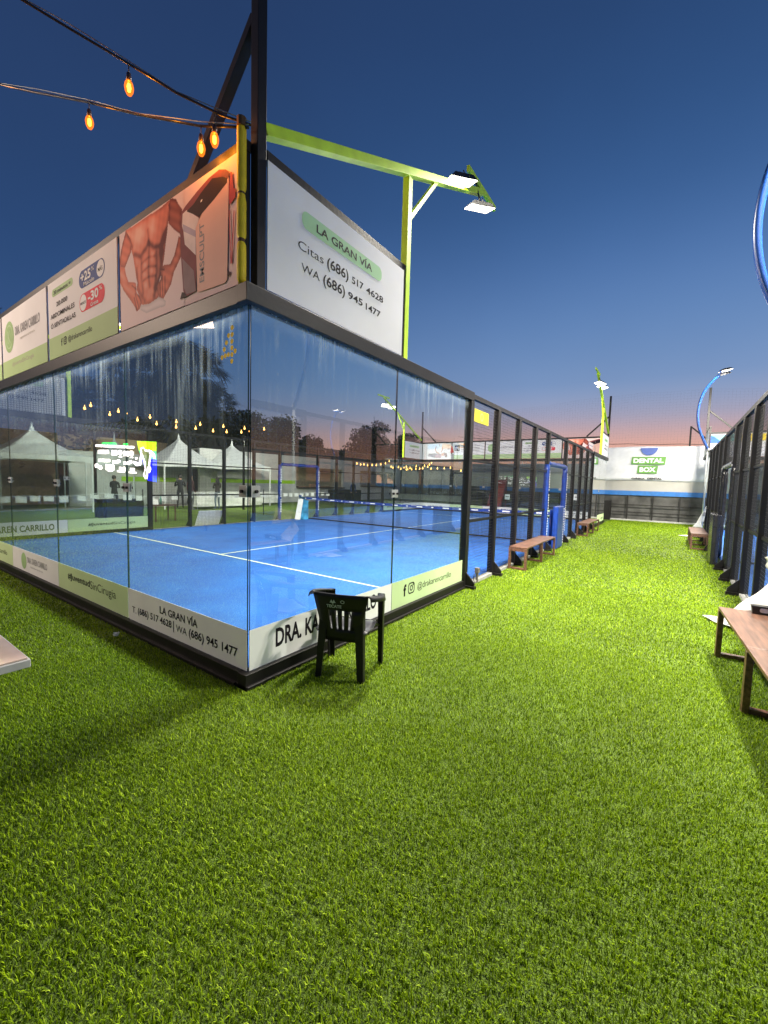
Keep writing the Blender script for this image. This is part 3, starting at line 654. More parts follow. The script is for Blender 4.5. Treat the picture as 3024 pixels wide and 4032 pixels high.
def offer_sign(fr, label, group):
    t = empty('advertising_sign', label, 'sign', group)
    panel('panel', fr, -3.965, Z0, -2.035, Z1, SIGNW, t); panel('green_band', fr, -3.965, Z0, -2.035, 3.325, SGREEN, t, t=.002, d0=.0122)
    blue = mat('navy_print', (0.045, 0.08, 0.26), rough=.4); red = mat('red_print', (0.70, 0.03, 0.06), rough=.4)
    def g(b):
        flat_poly(b, fr, rrect(-3.82, 3.805, -3.16, 3.895, None), .0135, 0)
        flat_poly(b, fr, rrect(-2.98, 3.70, -2.31, 3.89, None), .0135, 1); flat_poly(b, fr, rrect(-2.98, 3.445, -2.32, 3.64, None), .0135, 2)
        flat_poly(b, fr, ellipse(-2.415, 3.795, .09, .085), .0145, 3); flat_poly(b, fr, ellipse(-2.875, 3.542, .09, .087), .0145, 3)
    layer('print_shape', g, [mat('pill_green_print', (0.40, 0.58, 0.30), rough=.4), blue, red, WHITET], t)
    words(t, 'white_lettering', WHITET, fr, .0155, [('+25', (-2.93, 3.765, -2.66, 3.865), .03), ('%', (-2.64, 3.82, -2.57, 3.865), 0), ('Músculo', (-2.85, 3.712, -2.57, 3.755), .01),
        ('-30', (-2.74, 3.52, -2.47, 3.62), .03), ('%', (-2.45, 3.575, -2.38, 3.62), 0), ('Grasa', (-2.68, 3.46, -2.48, 3.50), .01)])
    words(t, 'black_lettering', TXT, fr, .0155, [('30 minutos =', (-3.76, 3.825, -3.22, 3.87), .015), ('20.000', (-3.68, 3.67, -3.33, 3.725), .008), ('ABDOMINALES', (-3.88, 3.55, -3.12, 3.605), .008),
        ('Ó SENTADILLAS', (-3.88, 3.435, -3.10, 3.505), .008), ('MÁS', (-2.475, 3.768, -2.36, 3.82), .01), ('MENOS', (-2.95, 3.525, -2.80, 3.556), .01), ('f', (-3.555, 3.18, -3.51, 3.27), .03), ('@drakarencarrillo', (-3.33, 3.18, -2.65, 3.26), .005)])
    layer('camera_icon', lambda b: insta(b, fr, -3.475, 3.18, -3.38, 3.272, .0155), TXT, t); return t
def doctor_sign(fr, label, group):
    t = empty('advertising_sign', label, 'sign', group)
    panel('panel', fr, -5.965, Z0, -4.035, Z1, SIGNW, t); panel('green_band', fr, -5.965, Z0, -4.035, 3.31, SGREEN, t, t=.002, d0=.0122)
    def g(b):
        flat_poly(b, fr, ellipse(-5.61, 3.64, .225, .225, 36), .0135, 0)
        ring(b, fr, ellipse(-5.61, 3.64, .17, .17, 30), ellipse(-5.61, 3.64, .155, .155, 30), .0145, 1); text(b, fr, 'K', -5.68, 3.55, -5.55, 3.73, .0146, 0, 1)
    layer('round_emblem', g, [mat('emblem_green_print', (0.33, 0.50, 0.24), rough=.4), mat('emblem_line_print', (0.48, 0.62, 0.38), rough=.4)], t)
    def k(b): text(b, fr, 'DRA. KAREN CARRILLO', -5.32, 3.61, -4.28, 3.735, .0145, .02)
    layer('black_lettering', k, GREYT, t)
    words(t, 'small_lettering', mat('faint_print', (0.38, 0.36, 0.30), rough=.5), fr, .0145, [('MEDICINA ESTÉTICA', (-5.12, 3.525, -4.49, 3.556), 0), ('#JuventudSinCirugía', (-5.50, 3.18, -4.55, 3.255), .01)]); return t
def brand_sign(fr, label, group):
    t = empty('advertising_sign', label, 'sign', group)
    panel('panel', fr, -7.965, Z0, -6.035, Z1, SIGNW, t); panel('green_band', fr, -7.965, Z0, -6.035, 3.30, SGREEN, t, t=.002, d0=.0122)
    def g(b):
        flat_poly(b, fr, [(-7.82, 3.52), (-7.50, 3.52), (-7.50, 3.85), (-7.82, 3.85)], .0135, 0)
        for i in range(4): flat_poly(b, fr, [(-7.42, 3.80-.1*i), (-7.16, 3.80-.1*i), (-7.16, 3.835-.1*i), (-7.42, 3.835-.1*i)], .0135, 1)
        for i in range(4): flat_poly(b, fr, [(-6.72, 3.78-.09*i), (-6.30, 3.78-.09*i), (-6.30, 3.805-.09*i), (-6.72, 3.805-.09*i)], .0135, 1)
        flat_poly(b, fr, [(-7.84, 3.45), (-7.48, 3.45), (-7.48, 3.475), (-7.84, 3.475)], .0135, 1)
    layer('print_shape', g, [mat('charcoal_print', (0.05, 0.05, 0.05), rough=.4), GREYT], t)
    def w(b): text(b, fr, 'LPG', -7.79, 3.62, -7.53, 3.76, .0145, .03)
    layer('white_lettering', w, WHITET, t); return t
def massage_sign(fr, label, group):
    t = empty('advertising_sign', label, 'sign', group)
    panel('panel', fr, -9.93, Z0, -8.035, Z1, SIGNW, t)
    q = lambda a, b: (-9.97+a*.00265, 3.98-(b-195)*.00240)      # sketch units of the print
    sh = [(0, [(330,430),(170,435),(160,500),(340,540),(480,545),(500,460),(450,440)]), (1, [(340,470),(480,455),(500,520),(470,545),(345,530)]),
          (2, [(490,440),(560,415),(600,440),(570,490),(500,500)]), (3, [(560,415),(620,430),(640,480),(640,530),(590,530),(570,480)]),
          (4, [(370,230),(430,215),(510,235),(500,330),(520,400),(420,430),(380,400),(385,300)]), (2, [(350,260),(375,250),(355,330),(370,380),(450,430),(430,450),(360,410),(325,340)]), (2, [(505,260),(535,330),(500,400),(475,410),(505,330)]),
          (2, [(425,215),(455,215),(440,270)]), (4, [(615,240),(720,270),(725,420),(700,430),(620,330)]), (5, [(640,310),(690,310),(690,350),(640,350)]), (6, [(735,250),(760,280),(800,420),(710,430),(725,300)]),
          (5, [(735,455),(800,455),(800,580),(735,580)]), (5, [(620,240),(740,255),(740,268),(620,250)]), (7, [(800,490),(850,500),(850,575),(800,575)])]
    def g(b):
        for i, (mi, P) in enumerate(sh): flat_poly(b, fr, [q(*p) for p in P], .0135+.0006*i, mi)
    layer('printed_figures', g, [mat('m_grey', (0.25, 0.24, 0.25)), mat('m_mauve', (0.45, 0.30, 0.32)), mat('m_skin', (0.62, 0.36, 0.26)), mat('m_hair', (0.25, 0.17, 0.13)), mat('m_coat', (0.86, 0.84, 0.80)), mat('m_mid', (0.42, 0.40, 0.42)), mat('m_red', (0.60, 0.08, 0.07)), mat('m_green', (0.45, 0.7, 0.35))], t); return t
def phone_sign(fr, label, group, u0=.125, u1=2.005):
    t = empty('contact_sign', label, 'sign', group)
    panel('panel', fr, u0, Z0, u1, Z1, SIGNW, t)
    layer('green_pill', lambda b: flat_poly(b, fr, rrect(.47, 3.69, 1.585, 3.83, .06), .0135), PILL, t)
    words(t, 'black_lettering', TXT, fr, .0150, [('LA GRAN VÍA', (.635, 3.725, 1.42, 3.81), .018), ('(686)', (.77, 3.475, 1.06, 3.59), .018), ('517', (1.11, 3.50, 1.285, 3.565), .018), ('4628', (1.33, 3.495, 1.62, 3.56), .018),
        ('(686)', (.725, 3.315, 1.015, 3.43), .018), ('945', (1.06, 3.345, 1.28, 3.41), .018), ('1477', (1.33, 3.335, 1.58, 3.40), .018), ('Citas', (.43, 3.505, .725, 3.575), -.004), ('WA', (.47, 3.345, .68, 3.41), -.004)]); return t
TR = {
'torso':[(-1.83,3.99),(-1.7,3.98),(-1.43,3.98),(-1.19,3.97),(-1.0,3.99),(-0.96,3.98),(-0.99,3.93),(-1.03,3.87),(-1.05,3.8),(-1.07,3.72),(-1.1,3.62),(-1.12,3.54),(-1.14,3.49),(-1.15,3.43),(-1.2,3.38),(-1.23,3.32),(-1.22,3.23),(-1.39,3.21),(-1.53,3.23),(-1.56,3.3),(-1.63,3.39),(-1.61,3.45),(-1.63,3.49),(-1.66,3.61),(-1.69,3.71),(-1.73,3.79),(-1.76,3.84),(-1.86,3.92)],
'arm_l':[(-1.83,3.99),(-1.76,3.91),(-1.71,3.83),(-1.73,3.76),(-1.8,3.7),(-1.86,3.65),(-1.96,3.69),(-1.97,3.74),(-1.94,3.82),(-1.9,3.89),(-1.85,3.95)],
'fore_l':[(-1.96,3.69),(-1.86,3.65),(-1.84,3.58),(-1.79,3.5),(-1.68,3.47),(-1.64,3.45),(-1.63,3.36),(-1.54,3.3),(-1.52,3.26),(-1.58,3.2),(-1.64,3.19),(-1.66,3.23),(-1.71,3.28),(-1.8,3.36),(-1.89,3.44),(-1.97,3.54),(-2.0,3.61),(-1.98,3.68)],
'arm_r':[(-1.0,3.99),(-0.92,3.96),(-0.87,3.89),(-0.82,3.84),(-0.84,3.81),(-0.85,3.65),(-0.89,3.68),(-0.96,3.73),(-1.04,3.8),(-1.04,3.85),(-1.03,3.91),(-1.04,3.95)],
'fore_r':[(-0.88,3.65),(-0.84,3.62),(-0.84,3.48),(-0.91,3.42),(-0.96,3.38),(-1.01,3.29),(-1.08,3.24),(-1.14,3.2),(-1.21,3.21),(-1.23,3.29),(-1.25,3.33),(-1.18,3.38),(-1.17,3.43),(-1.2,3.46),(-1.12,3.48),(-1.02,3.46),(-0.95,3.52),(-0.91,3.59)],
'sh1':[(-1.4,3.81),(-1.37,3.8),(-1.37,3.68),(-1.38,3.57),(-1.37,3.38),(-1.4,3.39),(-1.42,3.58),(-1.4,3.69)],
'sh2':[(-1.64,3.68),(-1.55,3.67),(-1.44,3.7),(-1.39,3.74),(-1.44,3.74),(-1.55,3.73),(-1.66,3.74)],
'sh3':[(-1.27,3.7),(-1.13,3.75),(-1.06,3.79),(-1.08,3.71),(-1.13,3.64),(-1.19,3.63),(-1.28,3.67)],
'sh4':[(-1.29,3.55),(-1.14,3.49),(-1.17,3.43),(-1.21,3.39),(-1.23,3.32),(-1.32,3.35),(-1.3,3.44),(-1.32,3.52)],
'sh5':[(-1.61,3.53),(-1.51,3.54),(-1.39,3.55),(-1.4,3.53),(-1.51,3.5),(-1.59,3.5)],
'sh6':[(-1.79,3.87),(-1.71,3.83),(-1.73,3.76),(-1.82,3.7),(-1.86,3.65),(-1.94,3.69),(-1.84,3.74),(-1.78,3.8)],
'sh7':[(-1.65,3.37),(-1.54,3.3),(-1.53,3.28),(-1.63,3.32)],
'hl1':[(-1.61,3.95),(-1.51,3.95),(-1.52,3.82),(-1.58,3.79),(-1.62,3.87)],
'hl2':[(-1.37,3.96),(-1.25,3.97),(-1.29,3.81),(-1.35,3.72),(-1.38,3.8)],
'hl3':[(-1.35,3.65),(-1.28,3.64),(-1.3,3.56),(-1.36,3.53)],
'band':[(-1.56,3.23),(-1.39,3.21),(-1.22,3.23),(-1.14,3.2),(-1.1,3.17),(-1.11,3.13),(-1.26,3.14),(-1.45,3.14),(-1.56,3.19)],
'shell':[(-0.83,3.82),(-0.76,3.85),(-0.6,3.9),(-0.44,3.94),(-0.3,3.95),(-0.22,3.92),(-0.18,3.89),(-0.18,3.86),(-0.21,3.82),(-0.36,3.76),(-0.53,3.71),(-0.6,3.69),(-0.61,3.63),(-0.62,3.14),(-0.78,3.13),(-0.81,3.19),(-0.84,3.46),(-0.85,3.65),(-0.84,3.78)],
'body':[(-0.18,3.85),(-0.18,3.81),(-0.2,3.13),(-0.23,3.11),(-0.53,3.12),(-0.6,3.13),(-0.62,3.63),(-0.57,3.68),(-0.53,3.71),(-0.36,3.76)],
'screen':[(-0.75,3.8),(-0.65,3.82),(-0.54,3.87),(-0.39,3.92),(-0.25,3.88),(-0.2,3.85),(-0.2,3.82),(-0.36,3.76),(-0.53,3.71),(-0.57,3.7)],
'drawer':[(-0.81,3.8),(-0.75,3.81),(-0.57,3.69),(-0.62,3.62),(-0.62,3.42),(-0.78,3.55),(-0.8,3.66),(-0.82,3.71)],
'drawer2':[(-0.81,3.72),(-0.62,3.61),(-0.62,3.56),(-0.8,3.66)],
'grille':[(-0.82,3.45),(-0.65,3.31),(-0.62,3.14),(-0.76,3.15),(-0.8,3.21)],
'probe':[(-0.16,3.88),(-0.14,3.87),(-0.12,3.75),(-0.1,3.74),(-0.1,3.68),(-0.17,3.65),(-0.18,3.72)],
'tube':[(-0.18,3.62),(-0.17,3.62),(-0.15,3.27),(-0.12,3.6),(-0.11,3.59),(-0.14,3.23),(-0.16,3.23)],
'foot':[(-0.83,3.18),(-0.79,3.17),(-0.75,3.13),(-0.86,3.13)],
}
G1 = 'advertising panels above the glass walls'
torso_sign(FY(0, -.032), 'panel with a bare male torso and a white treatment machine, above the near corner', G1)
offer_sign(FY(0, -.032), 'panel reading +25 Músculo and -30 Grasa, beside the torso panel above the near wall', G1)
doctor_sign(FY(0, -.032), 'near panel with a green round emblem and the name DRA. KAREN CARRILLO', G1)
brand_sign(FY(0, -.032), 'white and green panel cut off by the left edge above the near wall', G1)
torso_sign(FY(0, 19.965), 'far torso panel, small, beside the far lime green mast', G1)
offer_sign(FY(0, 19.965), 'far panel with blue and red pills above the far glass wall', G1)
doctor_sign(FY(0, 19.965), 'far panel with a pale green emblem above the red slide', G1)
brand_sign(FY(0, 19.965), 'far panel with a dark square LPG emblem seen through the near glass', G1)
massage_sign(FY(0, 19.965), 'far panel showing a massage scene, left end of the far wall', G1)
G2 = 'white phone number signs over the court corners'
phone_sign(FX(0, 0, .032), 'large white LA GRAN VÍA phone number sign above the near corner', G2)
phone_sign(FX(-10, 0, .032), 'white phone number sign behind mesh at the left edge of the photo', G2)
phone_sign(FX(-10, 18, .032), 'small far phone number sign beside the massage panel', G2, u0=.0, u1=1.93)
phone_sign(FX(0, 17.9, .032), 'far phone number sign behind the far lime green post', G2, u0=.1, u1=1.96)

# strips stuck along the bottom of the glass
G3 = 'advertising strips along the foot of the glass'
def strip(fr, u0, u1, label, m, texts, d0=.008, col=None, extra=None):
    t = empty('glass_banner', label, 'banner', G3)
    panel('film', fr, u0+.004, GB+.004, u1-.004, .453, m, t, t=.002, d0=d0)
    words(t, 'lettering', col or TXT, fr, d0+.0035, texts)
    if extra: layer('printed_mark', extra, col or TXT, t)
    return t
f0 = FY(0, 0)
def bar_(b): flat_poly(b, f0, [(-1.095, .185), (-1.083, .185), (-1.083, .295), (-1.095, .295)], .0115)
strip(f0, -2, 0, 'pale strip reading LA GRAN VÍA with two phone numbers, at the near corner', BANW,
      [('LA GRAN VÍA', (-1.34, .315, -.69, .405), .02), ('T.', (-1.91, .21, -1.82, .275), -.002), ('(686) 517 4628', (-1.785, .195, -1.125, .285), .02), ('WA', (-1.045, .205, -.865, .27), -.002), ('(686) 945 1477', (-.83, .185, -.12, .285), .02)], extra=bar_)
strip(f0, -4, -2, 'pale green strip reading #JuventudSinCirugia on the near wall', BANG, [('#Juventud', (-3.67, .265, -2.98, .37), .02), ('SinCirugia', (-2.97, .245, -2.29, .37), -.004)])
def emb(b): flat_poly(b, f0, ellipse(-5.44, .285, .12, .125), .0116)
q = strip(f0, -6, -4, 'white strip with a green disc and DRA. KAREN CARRILLO on the near wall', BANW, [('DRA. KAREN CARRILLO', (-5.27, .275, -4.43, .365), .02), ('MEDICINA ESTÉTICA', (-5.15, .215, -4.6, .238), 0)], col=GREYT)
layer('round_emblem', emb, mat('emblem_green_print', (0.33, 0.50, 0.24)), q)
strip(f0, -8, -6, 'green strip ending in carrillo, cut off by the left edge', BANG, [('@drakarencarrillo', (-7.5, .24, -6.3, .34), .0)])
fX = FX(0, 0)
strip(fX, 0, 2, 'white strip with large letters DRA. KAREN CARRILLO behind the black chair', BANW, [('DRA. KAREN CARRILLO', (.265, .235, 1.69, .40), .03), ('®', (1.71, .36, 1.74, .395), 0)])
strip(fX, 2, 3.985, 'green strip with the @drakarencarrillo handle beside the big post', BANG, [('f', (2.26, .235, 2.325, .385), .04), ('@drakarencarrillo', (2.60, .235, 3.585, .35), .0)],
      extra=lambda b: insta(b, fX, 2.37, .24, 2.525, .385, .0115, .016))
fL = FX(-10, 0)
strip(fL, 0, 2, 'white strip with letters KAREN CARRILLO at the far left of the court', BANW, [('DRA. KAREN CARRILLO', (.16, .21, 1.72, .37), .03)])
strip(fL, 2, 3.97, 'green strip reading #JuventudSinCirugia at the foot of the far side wall', BANG, [('#Juventud', (2.45, .24, 3.05, .34), .02), ('SinCirugia', (3.06, .235, 3.62, .34), -.004)])
strip(fL, 16.03, 18, 'far pale green strip at the foot of the far side wall, behind the net', BANG, [('@drakarencarrillo', (16.4, .24, 17.6, .35), .0)])
strip(fL, 18, 20, 'far white strip in the far left corner, behind the net', BANW, [('LA GRAN VÍA', (18.5, .24, 19.5, .35), .01)])
fB = FY(0, 20)
for a, lab, mm, tx in ((-10, 'far white strip at the left end of the far wall', BANW, [('LA GRAN VÍA', (-9.4, .24, -8.5, .34), .01)]), (-8, 'far pale green strip left of the big post', BANG, [('@drakarencarrillo', (-7.6, .24, -6.4, .34), 0)]),
                       (-6, 'far white strip below the red slide', BANW, [('DRA. KAREN CARRILLO', (-5.7, .24, -4.4, .36), .02)]), (-4, 'far green strip behind the doorway', BANG, [('#JuventudSinCirugia', (-3.7, .24, -2.3, .36), .01)]),
                       (-2, 'far white strip with small phone numbers above the far bench', BANW, [('LA GRAN VÍA', (-1.6, .31, -.9, .40), .02), ('(686) 517 4628', (-1.8, .19, -1.0, .27), .02), ('(686) 945 1477', (-.9, .19, -.1, .27), .02)])):
    strip(fB, a, a+2, lab, mm, tx)
fE = FX(0, 16)
strip(FX(0, 0), 18, 20, 'small pale green strip beside the far bench, at the end of the left fence', BANG, [('(686) 945 1477', (19.1, .2, 19.8, .3), .02)])
# right hand court's far panels
G4 = 'colourful panels over the far wall of the right hand court'
def colour_sign(x, label, cols, word):
    fr = FY(0, 19.965); t = empty('advertising_sign', label, 'sign', G4); panel('panel', fr, x+.035, Z0, x+1.965, Z1, SIGNW, t)
    def g(b):
        n = len(cols)
        for i, c in enumerate(cols): flat_poly(b, fr, [(x+.05+1.9*i/n, 3.68), (x+.05+1.9*(i+1)/n, 3.68), (x+.05+1.9*(i+1)/n, 3.96), (x+.05+1.9*i/n, 3.96)], .0135, i)
        flat_poly(b, fr, [(x+.05, 3.62), (x+.55, 3.62), (x+.22, 3.9), (x+.05, 3.96)], .0142, n)
    layer('colour_blocks', g, [mat('block_%s' % c[0], c[1]) for c in cols]+[mat('block_navy', (0.03, 0.08, 0.35))], t)
    return t
aqua = ('aqua', (0.25, 0.65, 0.60)); yel = ('yellow', (0.85, 0.62, 0.03)); ora = ('orange', (0.80, 0.33, 0.03)); sky_ = ('sky', (0.15, 0.42, 0.70))
colour_sign(XR, 'panel with aqua and yellow blocks behind the far blue arc lamp', [aqua, yel], '')
colour_sign(XR+2, 'panel with yellow and orange blocks seen through the right fence', [yel, ora], '')
colour_sign(XR+4, 'panel with orange and sky blue blocks at the right edge', [ora, sky_], '')
t = empty('end_sign', 'blank pale board on the far end of the right fence, behind the blue arc lamp', 'sign')
panel('panel', Frame((XR-.032, 0, 0), (0, 1, 0), (-1, 0, 0)), 18.02, Z0, 19.9, Z1, SIGNW, t)
# small yellow plate on the mesh next to the big post
fr = FX(0, 0, .045); t = empty('yellow_notice', 'small yellow notice tied to the mesh beside the big post', 'sign')
panel('plate', fr, 4.12, 2.62, 4.72, 2.82, mat('yellow_plate', (0.50, 0.42, 0.02), rough=.6), t, t=.004)
layer('symbol', lambda b: ring(b, fr, ellipse(4.42, 2.72, .065, .065), ellipse(4.42, 2.72, .045, .045), .006), mat('pale_yellow_print', (0.85, 0.78, 0.25)), t)

# ------------------------------------------------------------------ court furniture
def net(x0, label, band):
    t = empty('court_net', label, 'net')
    m = MB(); y = 10.0; n = 220
    def top(u): return .93-.05*math.sin(math.pi*u)
    xa, xb = x0+.12, x0+9.88
    for k in range(n+1):
        u = k/n; x = xa+(xb-xa)*u; m.box(x-.0016, x+.0016, y-.0016, y+.0016, .10, top(u)-.07)
    for j in range(18):
        for k in range(20):
            u0, u1 = k/20, (k+1)/20; z0 = .10+(top(u0)-.17)*j/17; z1 = .10+(top(u1)-.17)*j/17
            m.beam((xa+(xb-xa)*u0, y+.003, z0), (xa+(xb-xa)*u1, y+.003, z1), .0032)
    m.build('netting', WIRE, t, fix=False)
    m = MB(); lo = MB()
    for k in range(20):
        u0, u1 = k/20, (k+1)/20; a = Vector((xa+(xb-xa)*u0, y, top(u0)-.035)); b = Vector((xa+(xb-xa)*u1, y, top(u1)-.035))
        m.beam(a, b, .016, .095)
        c = (a+b)/2; w = .11 if k % 2 else .035
        for s in (-1, 1): lo.face([(c.x-w, y+s*.0095, c.z-.018), (c.x+w, y+s*.0095, c.z-.018), (c.x+w, y+s*.0095, c.z+.018), (c.x-w, y+s*.0095, c.z+.018)])
    o = m.build('top_band', band, t); lo.build('white_print', WHITET, o, fix=False)
    m = MB(); m.box(xa, xb, y-.02, y+.02, .065, .105); m.build('bottom_cord', BLACK, t)
    for x in (x0+.06, x0+9.94):
        m = MB(); m.tube([(x, y, .04), (x, y, 1.0)], .055, 12); m.build('net_post', band, t, smooth=True)
    return t
net(-10, 'net with a bright blue top band across the blue court', BLUEPAD)
net(XR, 'net of the right hand court, glimpsed between black posts', BLACKPAD)

def pad_block(x, s, label, m_, y0=9.55, y1=10.45):
    t = empty('net_end_pad', label, 'padding')
    b = MB(); b.prism(rrect(min(x+s*.10, x+s*.24), y0, max(x+s*.10, x+s*.24), y1, .06, 4), 2, .02, 1.12)
    b.build('pad', m_, t, bevel=.01); b = MB()
    for k in range(14):
        z = .12+k*.07; b.box(x+s*.25-.004, x+s*.25+.004, y1-.09, y1-.06, z, z+.035)
    b.build('lacing', WHITET if m_ is BLUEPAD else BLACK, t)
pad_block(0, 1, 'upright blue vinyl pad standing in the blue doorway of the left fence', BLUEPAD, 9.35, 10.1)
pad_block(XR, -1, 'upright black vinyl pad standing in the black doorway of the right fence', BLACKPAD, 9.6, 10.6)

def bench(x0, x1, ys, label, h=.45):
    t = empty('wooden_bench', label, 'bench', 'long wooden benches beside the court fences')
    y0, y1 = ys[0]-.02, ys[-1]+.02
    ym = ys[1]
    for a, b in ((y0, ym-.001), (ym+.001, y1)):
        m = MB(); m.box(x0, x1, a, b, h-.028, h); m.build('seat_plank', WOOD, t, bevel=.004)
    for y in ys:
        for x in (x0+.02, x1-.02):
            m = MB(); m.box(x-.022, x+.022, y-.03, y+.03, 0, h-.032); m.build('leg', WOOD, t, bevel=.003)
        m = MB(); m.box(x0+.044, x1-.044, y-.025, y+.025, .008, .045); m.build('foot_rail', WOOD, t)
        m = MB(); m.box(x0+.044, x1-.044, y-.025, y+.025, h-.085, h-.032); m.build('cross_rail', WOOD, t)
    return t
bench(.07, .42, [6.06, 7.24, 8.37], 'brown wooden bench against the left fence, before the blue doorway')
bench(.05, .40, [13.2, 14.4, 15.6], 'small distant wooden bench at the far end of the left fence')
bq = bench(3.11-3.11, 3.50-3.11, [.85-3.15, 1.94-3.15, 0], 'large wooden bench cut off by the right edge, a black box on it', h=.50); bq.location = (3.095, 3.21, 0); bq.rotation_euler = (0, 0, R(3.6))
bench(3.13, 3.52, [12.35, 13.5, 14.75], 'distant wooden bench on the right, with white flags behind it')

# black plastic armchair seen from behind
def chair():
    t = empty('plastic_armchair', 'black plastic armchair standing in front of the DRA. KAREN CARRILLO strip', 'chair')
    m = mat('black_plastic', (0.010, 0.009, 0.010), rough=.42, spec=.25, var=.15, scale=8, bump=.05); sm = mat('scuffed_black_plastic', (0.05, 0.05, 0.055), rough=.28, var=.25, scale=10)
    def skin(name, rows, mt, th=.012, par=t):
        b = MB(); nr, nc = len(rows), len(rows[0]); b.v = [p for r_ in rows for p in r_]
        for i in range(nr-1):
            for j in range(nc-1): a = i*nc+j; b.f.append((a, a+1, a+nc+1, a+nc)); b.m.append(0)
        o = b.build(name, mt, par, smooth=True); s = o.modifiers.new('thickness', 'SOLIDIFY'); s.thickness = th; s.offset = 0; return o
    # seat
    rows = []
    for i in range(9):
        y = -.20+.42*i/8; rows.append([(x, y, .425-.03*math.cos(x*5)*(1 if 0 < i < 8 else .8)-.02*(i == 8)-(.03 if abs(x) > .2 and i > 6 else 0)+.012*math.sin(i*1.3)) for x in [-.23+.46*j/8 for j in range(9)]])
    skin('seat', rows, sm)
    # backrest: solid top, slotted middle, solid bottom; y leans back, slightly curved
    def bp(u, z):
        w = .155+(z-.34)/.42*.10; x = u*w; return (x, -.195-(z-.38)*.16+.07*(abs(u)**2)*(z-.3), z)
    b = MB()
    def quad(u0, u1, z0, z1, n=5, k=3):
        for i in range(n):
            for j in range(k):
                a, c = u0+(u1-u0)*i/n, u0+(u1-u0)*(i+1)/n; p, q_ = z0+(z1-z0)*j/k, z0+(z1-z0)*(j+1)/k
                b.face([bp(a, p), bp(c, p), bp(c, q_), bp(a, q_)])
    quad(-1, 1, .605, .745, 12, 4); quad(-1, 1, .33, .435, 12, 3)
    edges = [-1, -.50, -.40, -.20, -.10, .08, .18, .38, .48, 1.0]
    for k in range(0, 10, 2): quad(edges[k], edges[k+1], .435, .605, 3, 4)
    o = b.build('backrest', m, t, smooth=True); bm = bmesh.new(); bm.from_mesh(o.data); bmesh.ops.remove_doubles(bm, verts=bm.verts, dist=.0005); bmesh.ops.recalc_face_normals(bm, faces=bm.faces); bm.to_mesh(o.data); bm.free()
    s = o.modifiers.new('thickness', 'SOLIDIFY'); s.thickness = .014; s.offset = 0
    l = MB(); fr = Frame((0, -.195-(.66-.38)*.16-.012, 0), (1, 0, 0), (0, -1, 0))
    text(l, fr, 'TECATE', -.115, .628, .02, .655, .0, .03)
    for a, P in enumerate(([(-.085,.672),(-.068,.70),(-.058,.678),(-.048,.70),(-.03,.672),(-.045,.672),(-.058,.662),(-.07,.672)],)): flat_poly(l, fr, P, 0)
    ring(l, fr, ellipse(.03, .685, .019, .014), ellipse(.03, .685, .014, .0095), 0)
    # tilt the print with the back
    l.v = [(x, y-(z-.66)*.16, z) for x, y, z in l.v]
    l.build('printed_logo', mat('pale_grey_print', (0.55, 0.55, 0.55), rough=.5), o, fix=False)
    # arms: a broad down-turned lip running from the back corners to the front legs
    for sx in (-1, 1):
        rows = []
        for i in range(10):
            f = i/9; y = -.25+.47*f; x = sx*(.25+.055*math.sin(math.pi*min(f*1.1, 1))); z = .745-.075*f-.02*f*f
            rows.append([(x-sx*.03, y, z-.004), (x, y, z+.006), (x+sx*.022, y, z-.008), (x+sx*.03, y, z-.04)])
        skin('armrest', rows, m, .008)
        # front leg rises to the armrest, rear leg to the seat and back
        for nm, top, bot, w0, w1 in (('leg', (sx*.275, .20, .665), (sx*.265, .23, 0), .062, .045), ('leg', (sx*.19, -.20, .60), (sx*.215, -.225, 0), .075, .048)):
            b = MB(); A = Vector(top); B = Vector(bot); n = 6
            for i in range(n):
                p = A.lerp(B, i/n); q2 = A.lerp(B, (i+1)/n); wa = w0+(w1-w0)*i/n; wb = w0+(w1-w0)*(i+1)/n; sy = 1 if top[1] > 0 else -1
                for e in ((0, sy), (sx, 0)):      # L profile, open to the inside
                    ex, ey = (1, 0) if e[0] == 0 else (0, 1)
                    o1 = Vector((e[0]*w0*.0, e[1]*w0*.0, 0))
                    b.face([p+Vector((-sx*wa*ex, -sy*wa*ey, 0)), p, q2, q2+Vector((-sx*wb*ex, -sy*wb*ey, 0))])
            o = b.build(nm, m, t, smooth=False); s = o.modifiers.new('thickness', 'SOLIDIFY'); s.thickness = .01; s.offset = 0
    b = MB()
    b.beam((-.20, .19, .38), (.20, .19, .38), .02, .06); b.build('front_apron', m, t)
    t.location = (.42, .72, 0); t.rotation_euler = (0, 0, R(20)); t.scale = (.96, .96, .975); return t
chair()

# things around the path
def cloth(mb, pts, n=10, amp=.015, seed=1):
    """four corner points -> rippled sheet"""
    A, B, C_, D = [Vector(p) for p in pts]; rr = random.Random(seed); ph = rr.uniform(0, 6); nrm = (B-A).cross(D-A).normalized(); i0 = len(mb.v)
    for i in range(n+1):
        for j in range(n+1):
            u, v = i/n, j/n; p = A.lerp(B, u).lerp(D.lerp(C_, u), v)+nrm*amp*(math.sin(u*9+v*4+ph)+.5*math.sin(v*13-u*5))
            mb.v.append(tuple(p))
    for i in range(n):
        for j in range(n): a = i0+i*(n+1)+j; mb.f.append((a, a+1, a+n+2, a+n+1)); mb.m.append(0)
def solid(o, th): s = o.modifiers.new('thickness', 'SOLIDIFY'); s.thickness = th; s.offset = 0; return o
t = empty('feather_flag', 'white flag lying on the grass under the large right hand bench', 'flag', 'white flags beside the right benches')
m = MB(); cloth(m, [(3.06, 4.66, .035), (3.36, 4.22, .04), (3.56, 4.35, .05), (3.5, 4.85, .04)], 12, .008); solid(m.build('fabric', CLOTHW, t, smooth=True), .003)
